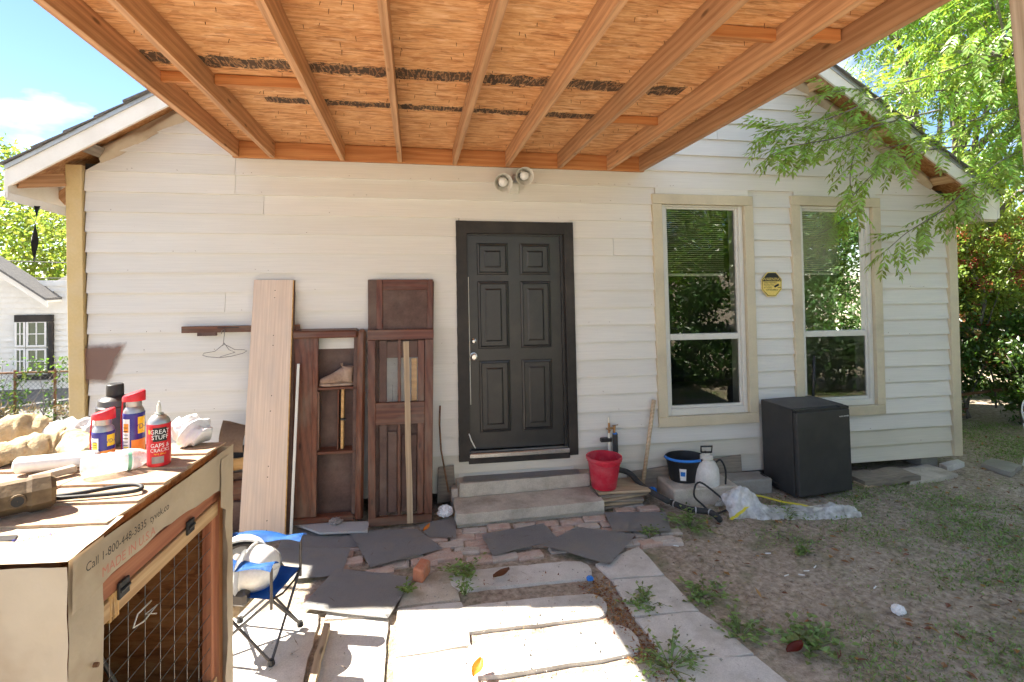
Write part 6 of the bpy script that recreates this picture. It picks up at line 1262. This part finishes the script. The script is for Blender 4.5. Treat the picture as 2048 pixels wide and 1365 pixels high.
def vine(name, label, x0, x1, y, z0, z1, n, mat, L, w, group=None, cat='vine'):
    t = T(name, label, cat, ((x0+x1)/2, y, 0), group); l_ = B()
    for i in range(n):
        p = Vector((rnd.uniform(x0, x1), y+rnd.uniform(-.1, .08), z0+(z1-z0)*rnd.random()**1.5)); 
        if noise.noise(p*3.5) < -0.12: continue
        leaflet(l_.bm, p, (rv()+Vector((0,-0.2,-0.2))).normalized(), rv(), L*rnd.uniform(.6,1.4), w*rnd.uniform(.6,1.4))
    l_.build('foliage', M[mat], t)
    for i in range(7):
        s_ = B(); x = rnd.uniform(x0, x1); limb(s_, Vector((x, y-0.03, 0)), Vector((rnd.uniform(-.6,.6), 0, 1)), z1*0.9, 0.008, 6, 0.6); s_.build('stem', M['bark'], t)
vine('fence_vine', 'thin green vine climbing the chain link fence', fa.x, fb.x, FY-0.03, 0.05, 0.95, 1700, 'leaf2', 0.05, 0.03)
vine('dry_weeds', 'dry brown weeds along the foot of the chain link fence', fa.x, fb.x, FY-0.2, 0.0, 0.30, 2600, 'dry', 0.09, 0.014, None, 'weeds')
for i, (x, y, z, r, lab) in enumerate(((-8.6, 12.0, 3.5, 1.9, 'yellow green tree behind the neighbour house'), (-6.4, 9.5, 3.0, 1.5, 'bright green tree peeping out beside the left corner board'), (-12.5, 15.0, 3.2, 3.2, 'broad dull tree far behind the neighbour roof'), (-8.0, 17.0, 2.6, 3.0, 'broad dull tree far behind the left corner board'), (12.5, 6.5, 2.6, 2.6, 'broad tree far behind the right shrubs, nearest the house'), (16.5, 4.5, 2.8, 2.8, 'broad tree far behind the right shrubs, furthest right'))):
    t = T('background_tree', lab, 'tree', (x, y, 0), 'trees behind the neighbour house' if i < 4 else 'trees far behind the right shrubs'); s_ = B(); limb(s_, Vector((x, y, -0.1)), Vector((0,0,1)), z, 0.12, 6, 0.2); s_.build('trunk', M['bark'], t, smooth=True); l_ = B()
    for k in range(150 if i < 2 else 260):
        v = rv()*(rnd.random()**0.4); q_ = 1 if i < 2 else 1.7; blob_leaves(l_.bm, Vector((x, y, z))+Vector((v.x*r, v.y*r, v.z*r*0.95)), (0.3*q_, 0.3*q_, 0.24*q_), 42, 0.11*q_, 0.065*q_)
    l_.build('crown', M['leafy'], t)
tag(B().tube([W(-60, 520, 8), W(200, 528, 8)], 0.012, 5).build('overhead_cable', M['black']), 'upper thin dark cable crossing behind the left eave', 'cable')
tag(B().tube([W(-60, 556, 8), W(200, 557, 8)], 0.010, 5).build('overhead_cable', M['black']), 'lower thin dark cable above the neighbour roof', 'cable')
b = B(); b.sheet(lambda u_, v_: W(74+8*(1-v_)*0+ (13-7*v_)*(u_-0.5)*(0.55+0.45*math.cos(v_*5.0)**2)-7*v_, 412+112*v_, -0.25)+Vector((0, 0.02*math.sin(v_*7+u_*3), 0)), 3, 14); tag(b.build('plastic_strip', M['black'], smooth=True, thick=0.002), 'dark twisted plastic strip hanging from the left eave', 'strip')

# ================================================================ ground cover
gr = B(); dry = B()
def clear(x, y):                      # keep the path, steps and walls free
    if y > -0.05 and x < 5.9: return False
    if x < 1.75 and y < -1.1 and x > 0.95+0.0*y: return False
    if -1.5 < x < 1.45 and y > -2.9: return False
    if 1.2 < x < 2.1 and -1.15 < y: return rnd.random() < 0.05
    if x > 1.2 and y < -1.0 and x < 1.35+(-1.0-y)*0.33+0.32: return False
    return True
cnt = 0
for i in range(30000):
    x = rnd.uniform(-0.5, 8.5); y = rnd.uniform(-3.9, 1.6)
    if not clear(x, y): continue
    dn = noise.noise(Vector((x*0.75, y*1.0, 3)))*0.75+noise.noise(Vector((x*2.6, y*3.0, 7)))*0.55+0.15*min(1.6, max(-1.6, x-3.1))+0.02
    if dn < rnd.uniform(-0.1, 0.6): continue
    m_ = rnd.randrange(3, 12); rr = rnd.uniform(0.03, 0.09); big = rnd.uniform(0.45, 0.95)*(0.8+min(0.5, max(0, dn)))
    for q_ in range(m_):
        xx, yy = x+rnd.gauss(0, rr), y+rnd.gauss(0, rr); p = Vector((xx, yy, gh(xx, yy))); s_ = rnd.uniform(0.5, 1.2)*big
        if rnd.random() < 0.58: leaflet(gr.bm, p+Vector((0,0,0.006+0.01*rnd.random())), (rv()*0.9+Vector((0,0,0.3))).normalized(), Vector((0,0,1)), 0.026*s_, 0.017*s_)
        else:
            d = (rv()*0.9+Vector((0,0,0.5))).normalized(); d.z = abs(d.z); leaflet(gr.bm, p, d, rv(), 0.05*s_, 0.0075*s_)
        cnt += 1
    if cnt > 105000: break
tag(gr.build('grass', M['grass'], recenter=False), 'thin patchy green grass over the yard soil', 'grass', kind='stuff')
for i in range(10000):
    x = rnd.uniform(-1.2, 7.5); y = rnd.uniform(-3.9, 0.9)
    if not clear(x, y) and rnd.random() > 0.06: continue
    if y > -0.1 and x < 5.9: continue
    d = Vector((rnd.uniform(-1,1), rnd.uniform(-1,1), rnd.uniform(-0.05,0.15))).normalized(); leaflet(dry.bm, Vector((x, y, gh(x,y)+(0.006 if clear(x, y) else 0.06))), d, Vector((0,0,1)), rnd.uniform(0.03, 0.10), 0.004)
tag(dry.build('straw', M['dry'], recenter=False), 'scattered dry straw on the yard soil', 'straw', kind='stuff')
ll_ = B()
for i in range(620):
    x = rnd.uniform(1.2, 8.3); y = rnd.uniform(-3.6, 1.0)
    if not clear(x, y): continue
    leaflet(ll_.bm, Vector((x, y, gh(x,y)+0.014)), Vector((rnd.uniform(-1,1), rnd.uniform(-1,1), rnd.uniform(-.1,.25))).normalized(), Vector((rnd.uniform(-.4,.4),rnd.uniform(-.4,.4),1)), rnd.uniform(0.03, 0.075), rnd.uniform(0.018, 0.035))
for i in range(900):
    f_ = rnd.random(); px = 1185+150*f_+rnd.gauss(0, 16); py = 1165+205*f_+rnd.gauss(0, 7); p = G(px, py, 0.012); leaflet(ll_.bm, p, Vector((rnd.uniform(-1,1), rnd.uniform(-1,1), rnd.uniform(-.1,.4))).normalized(), Vector((rnd.uniform(-.6,.6),rnd.uniform(-.6,.6),1)), rnd.uniform(0.012, 0.04), rnd.uniform(0.006, 0.016))
for i in range(260):
    f_ = rnd.random(); px = 945+rnd.random()*210; py = 1168-0.09*(px-945)+rnd.gauss(0, 4)+(0 if rnd.random() < 0.5 else 76); p = G(px, py, 0.012); leaflet(ll_.bm, p, Vector((rnd.uniform(-1,1), rnd.uniform(-1,1), rnd.uniform(-.1,.4))).normalized(), Vector((rnd.uniform(-.6,.6),rnd.uniform(-.6,.6),1)), rnd.uniform(0.012, 0.035), rnd.uniform(0.006, 0.014))
grit = B()
for i in range(2600):
    x = rnd.uniform(-0.9, 6.5); y = rnd.uniform(-3.0, -0.1); z = gh(x, y) if x > 2.1 else 0.022
    if stepx[0] < x < stepx[1] and y > stepy: continue
    s_ = rnd.uniform(0.002, 0.008)*(1.6 if rnd.random() < 0.08 else 1); p = Vector((x, y, z))
    grit.add([p+Vector((s_, 0, 0)), p+Vector((-s_*0.6, s_*0.9, 0)), p+Vector((-s_*0.5, -s_*0.8, 0)), p+Vector((0, 0, s_*0.9))], [(0,1,3),(1,2,3),(2,0,3)])
crumbs = B()
for i in range(16000):
    x = rnd.uniform(1.2, 7.5); y = rnd.uniform(-3.6, -0.05)
    if not clear(x, y): continue
    if noise.noise(Vector((x*1.7, y*1.7, 11))) < rnd.uniform(-0.5, 0.3): continue
    s_ = rnd.uniform(0.003, 0.009)*(1.9 if rnd.random() < 0.06 else 1); p = Vector((x, y, gh(x, y)-0.001)); a_ = rnd.uniform(0, 6.28)
    crumbs.add([p+Vector((math.cos(a_+t_)*s_*rnd.uniform(.7,1.2), math.sin(a_+t_)*s_*rnd.uniform(.7,1.2), 0)) for t_ in (0, 2.1, 4.2)]+[p+Vector((0, 0, s_*0.8))], [(0,1,3),(1,2,3),(2,0,3)])
tag(crumbs.build('soil_crumbs', M['crumb'], recenter=False), 'dark soil crumbs scattered over the yard', 'soil', kind='stuff')
tag(grit.build('grit', M['block'], recenter=False), 'loose pebbles and grit over the path and soil', 'grit', kind='stuff')
tag(ll_.build('fallen_leaves', M['leafdry'], recenter=False), 'brown fallen leaves scattered on the yard soil', 'leaves', kind='stuff')
# larger weeds
def weed(px, py, label, h=0.12, n=26, L=0.05, w=0.03, spread=0.12, z=0.0):
    p = G(px, py, z); t = T('weed', label, 'weed', p, 'weeds growing by the path'); l_ = B(); s_ = B()
    for i in range(n):
        a = rnd.uniform(0, 2*math.pi); r_ = spread*rnd.random()**0.6; tip = p+Vector((math.cos(a)*r_*1.25, math.sin(a)*r_*1.25, 0.62*h*rnd.uniform(0.2, 1.0)))
        s_.tube([p+Vector((math.cos(a)*r_*0.25, math.sin(a)*r_*0.25, 0)), p.lerp(tip, 0.6)+Vector((0,0,0.02)), tip], [0.0025, 0.002, 0.001], 4, False)
        for k in range(4): leaflet(l_.bm, p.lerp(tip, 0.55+0.15*k), (Vector((math.cos(a+k*2), math.sin(a+k*2), 0.35))).normalized(), Vector((0,0,1)), L*rnd.uniform(.6,1.2), w*rnd.uniform(.6,1.2))
    l_.build('leaves', M['grass'], t); s_.build('stems', M['grass'], t)
weed(930, 1148, 'green weed at the left end of the shaded rounded paver', 0.14, 26, 0.045, 0.025, 0.13, 0.02)
weed(930, 1190, 'pale straggly weed between the pavers at the sunlight edge', 0.16, 12, 0.035, 0.018, 0.06, 0.02)
weed(1380, 1055, 'bushy green weed in front of the foam hose', 0.13, 40, 0.045, 0.028, 0.22)
weed(1300, 1075, 'small green weed between bricks and felt sheet', 0.15, 12, 0.04, 0.022, 0.08)
weed(1570, 1035, 'narrow leaved green weed against the plastic sheet', 0.14, 16, 0.06, 0.012, 0.10)
weed(1605, 1110, 'small round leaved weed alone on the dirt', 0.08, 14, 0.04, 0.03, 0.07)
weed(1620, 1290, 'round leaved weed on the dirt beside a brown leaf', 0.09, 34, 0.05, 0.04, 0.17)
weed(1410, 1190, 'green weed creeping at the grey slab edge', 0.10, 28, 0.045, 0.03, 0.16)
weed(1480, 1270, 'green weed beside the third grey slab', 0.09, 24, 0.04, 0.028, 0.14)
weed(1290, 1210, 'dry green weed between sunlit pavers and grey slabs', 0.09, 28, 0.04, 0.02, 0.13)
weed(1340, 1330, 'low weed patch on the grey slab at the bottom', 0.07, 40, 0.035, 0.02, 0.2, 0.03)
weed(815, 1185, 'small dark weed at the corner of the sunlit felt sheet', 0.08, 12, 0.04, 0.025, 0.05, 0.03)
for i, (px, py) in enumerate(((1536,1107),(1573,1151),(1603,1150),(1613,1142),(1630,1134),(1750,1175),(1352,1092))):
    p = G(px, py, 0.015); a = rnd.uniform(-0.6, 0.6); d = Vector((math.cos(a), math.sin(a), 0))*0.02
    tag(B().tube([p-d, p+d], 0.004, 7).build('cigarette_butt', M['paper']), ('white cigarette butt nearest the plastic sheet', 'white cigarette butt, leftmost of the cluster on the dirt', 'white cigarette butt, second in the cluster on the dirt', 'white cigarette butt, third in the cluster on the dirt', 'white cigarette butt at the far end of the cluster', 'white cigarette butt lying apart to the right', 'white cigarette butt beside the edging bricks')[i], 'cigarette butt', 'cigarette butts on the dirt')
def bigleaf(px, py, z, L, mat, label, a):
    p = G(px, py, z); b = B(); b.sheet(lambda u_, v_: p+Vector((math.cos(a)*(u_-0.5)*L-math.sin(a)*(v_-0.5)*L*0.6*math.sin(math.pi*min(0.97, max(0.05, u_)))**0.7, math.sin(a)*(u_-0.5)*L+math.cos(a)*(v_-0.5)*L*0.6*math.sin(math.pi*min(0.97, max(0.05, u_)))**0.7, 0.01+0.35*L*abs(v_-0.5)**1.4+0.03*u_*u_)), 10, 6); tag(b.build('dry_leaf', M[mat], smooth=True, thick=0.001), label, 'leaf')
bigleaf(955, 1345, 0.04, 0.10, 'orange', 'curled bright orange leaf on the sunlit paver', 1.0)
bigleaf(1003, 1155, 0.04, 0.12, 'leafdry', 'orange brown leaf on the shaded rounded paver', 0.2)
bigleaf(853, 1062, 0.07, 0.07, 'orange', 'small curled yellow orange peel on the felt by the lath', 0.7)
bigleaf(1590, 1305, 0.02, 0.11, 'leafred', 'flat red brown leaf below the round leaved weed', 0.1)
crumple('blue_wrapper', G(1180, 1160, 0.03), 0.022, 'bluepl', 'tiny crumpled bright blue wrapper beside the rounded paver', 'wrapper', 0.7, 31)
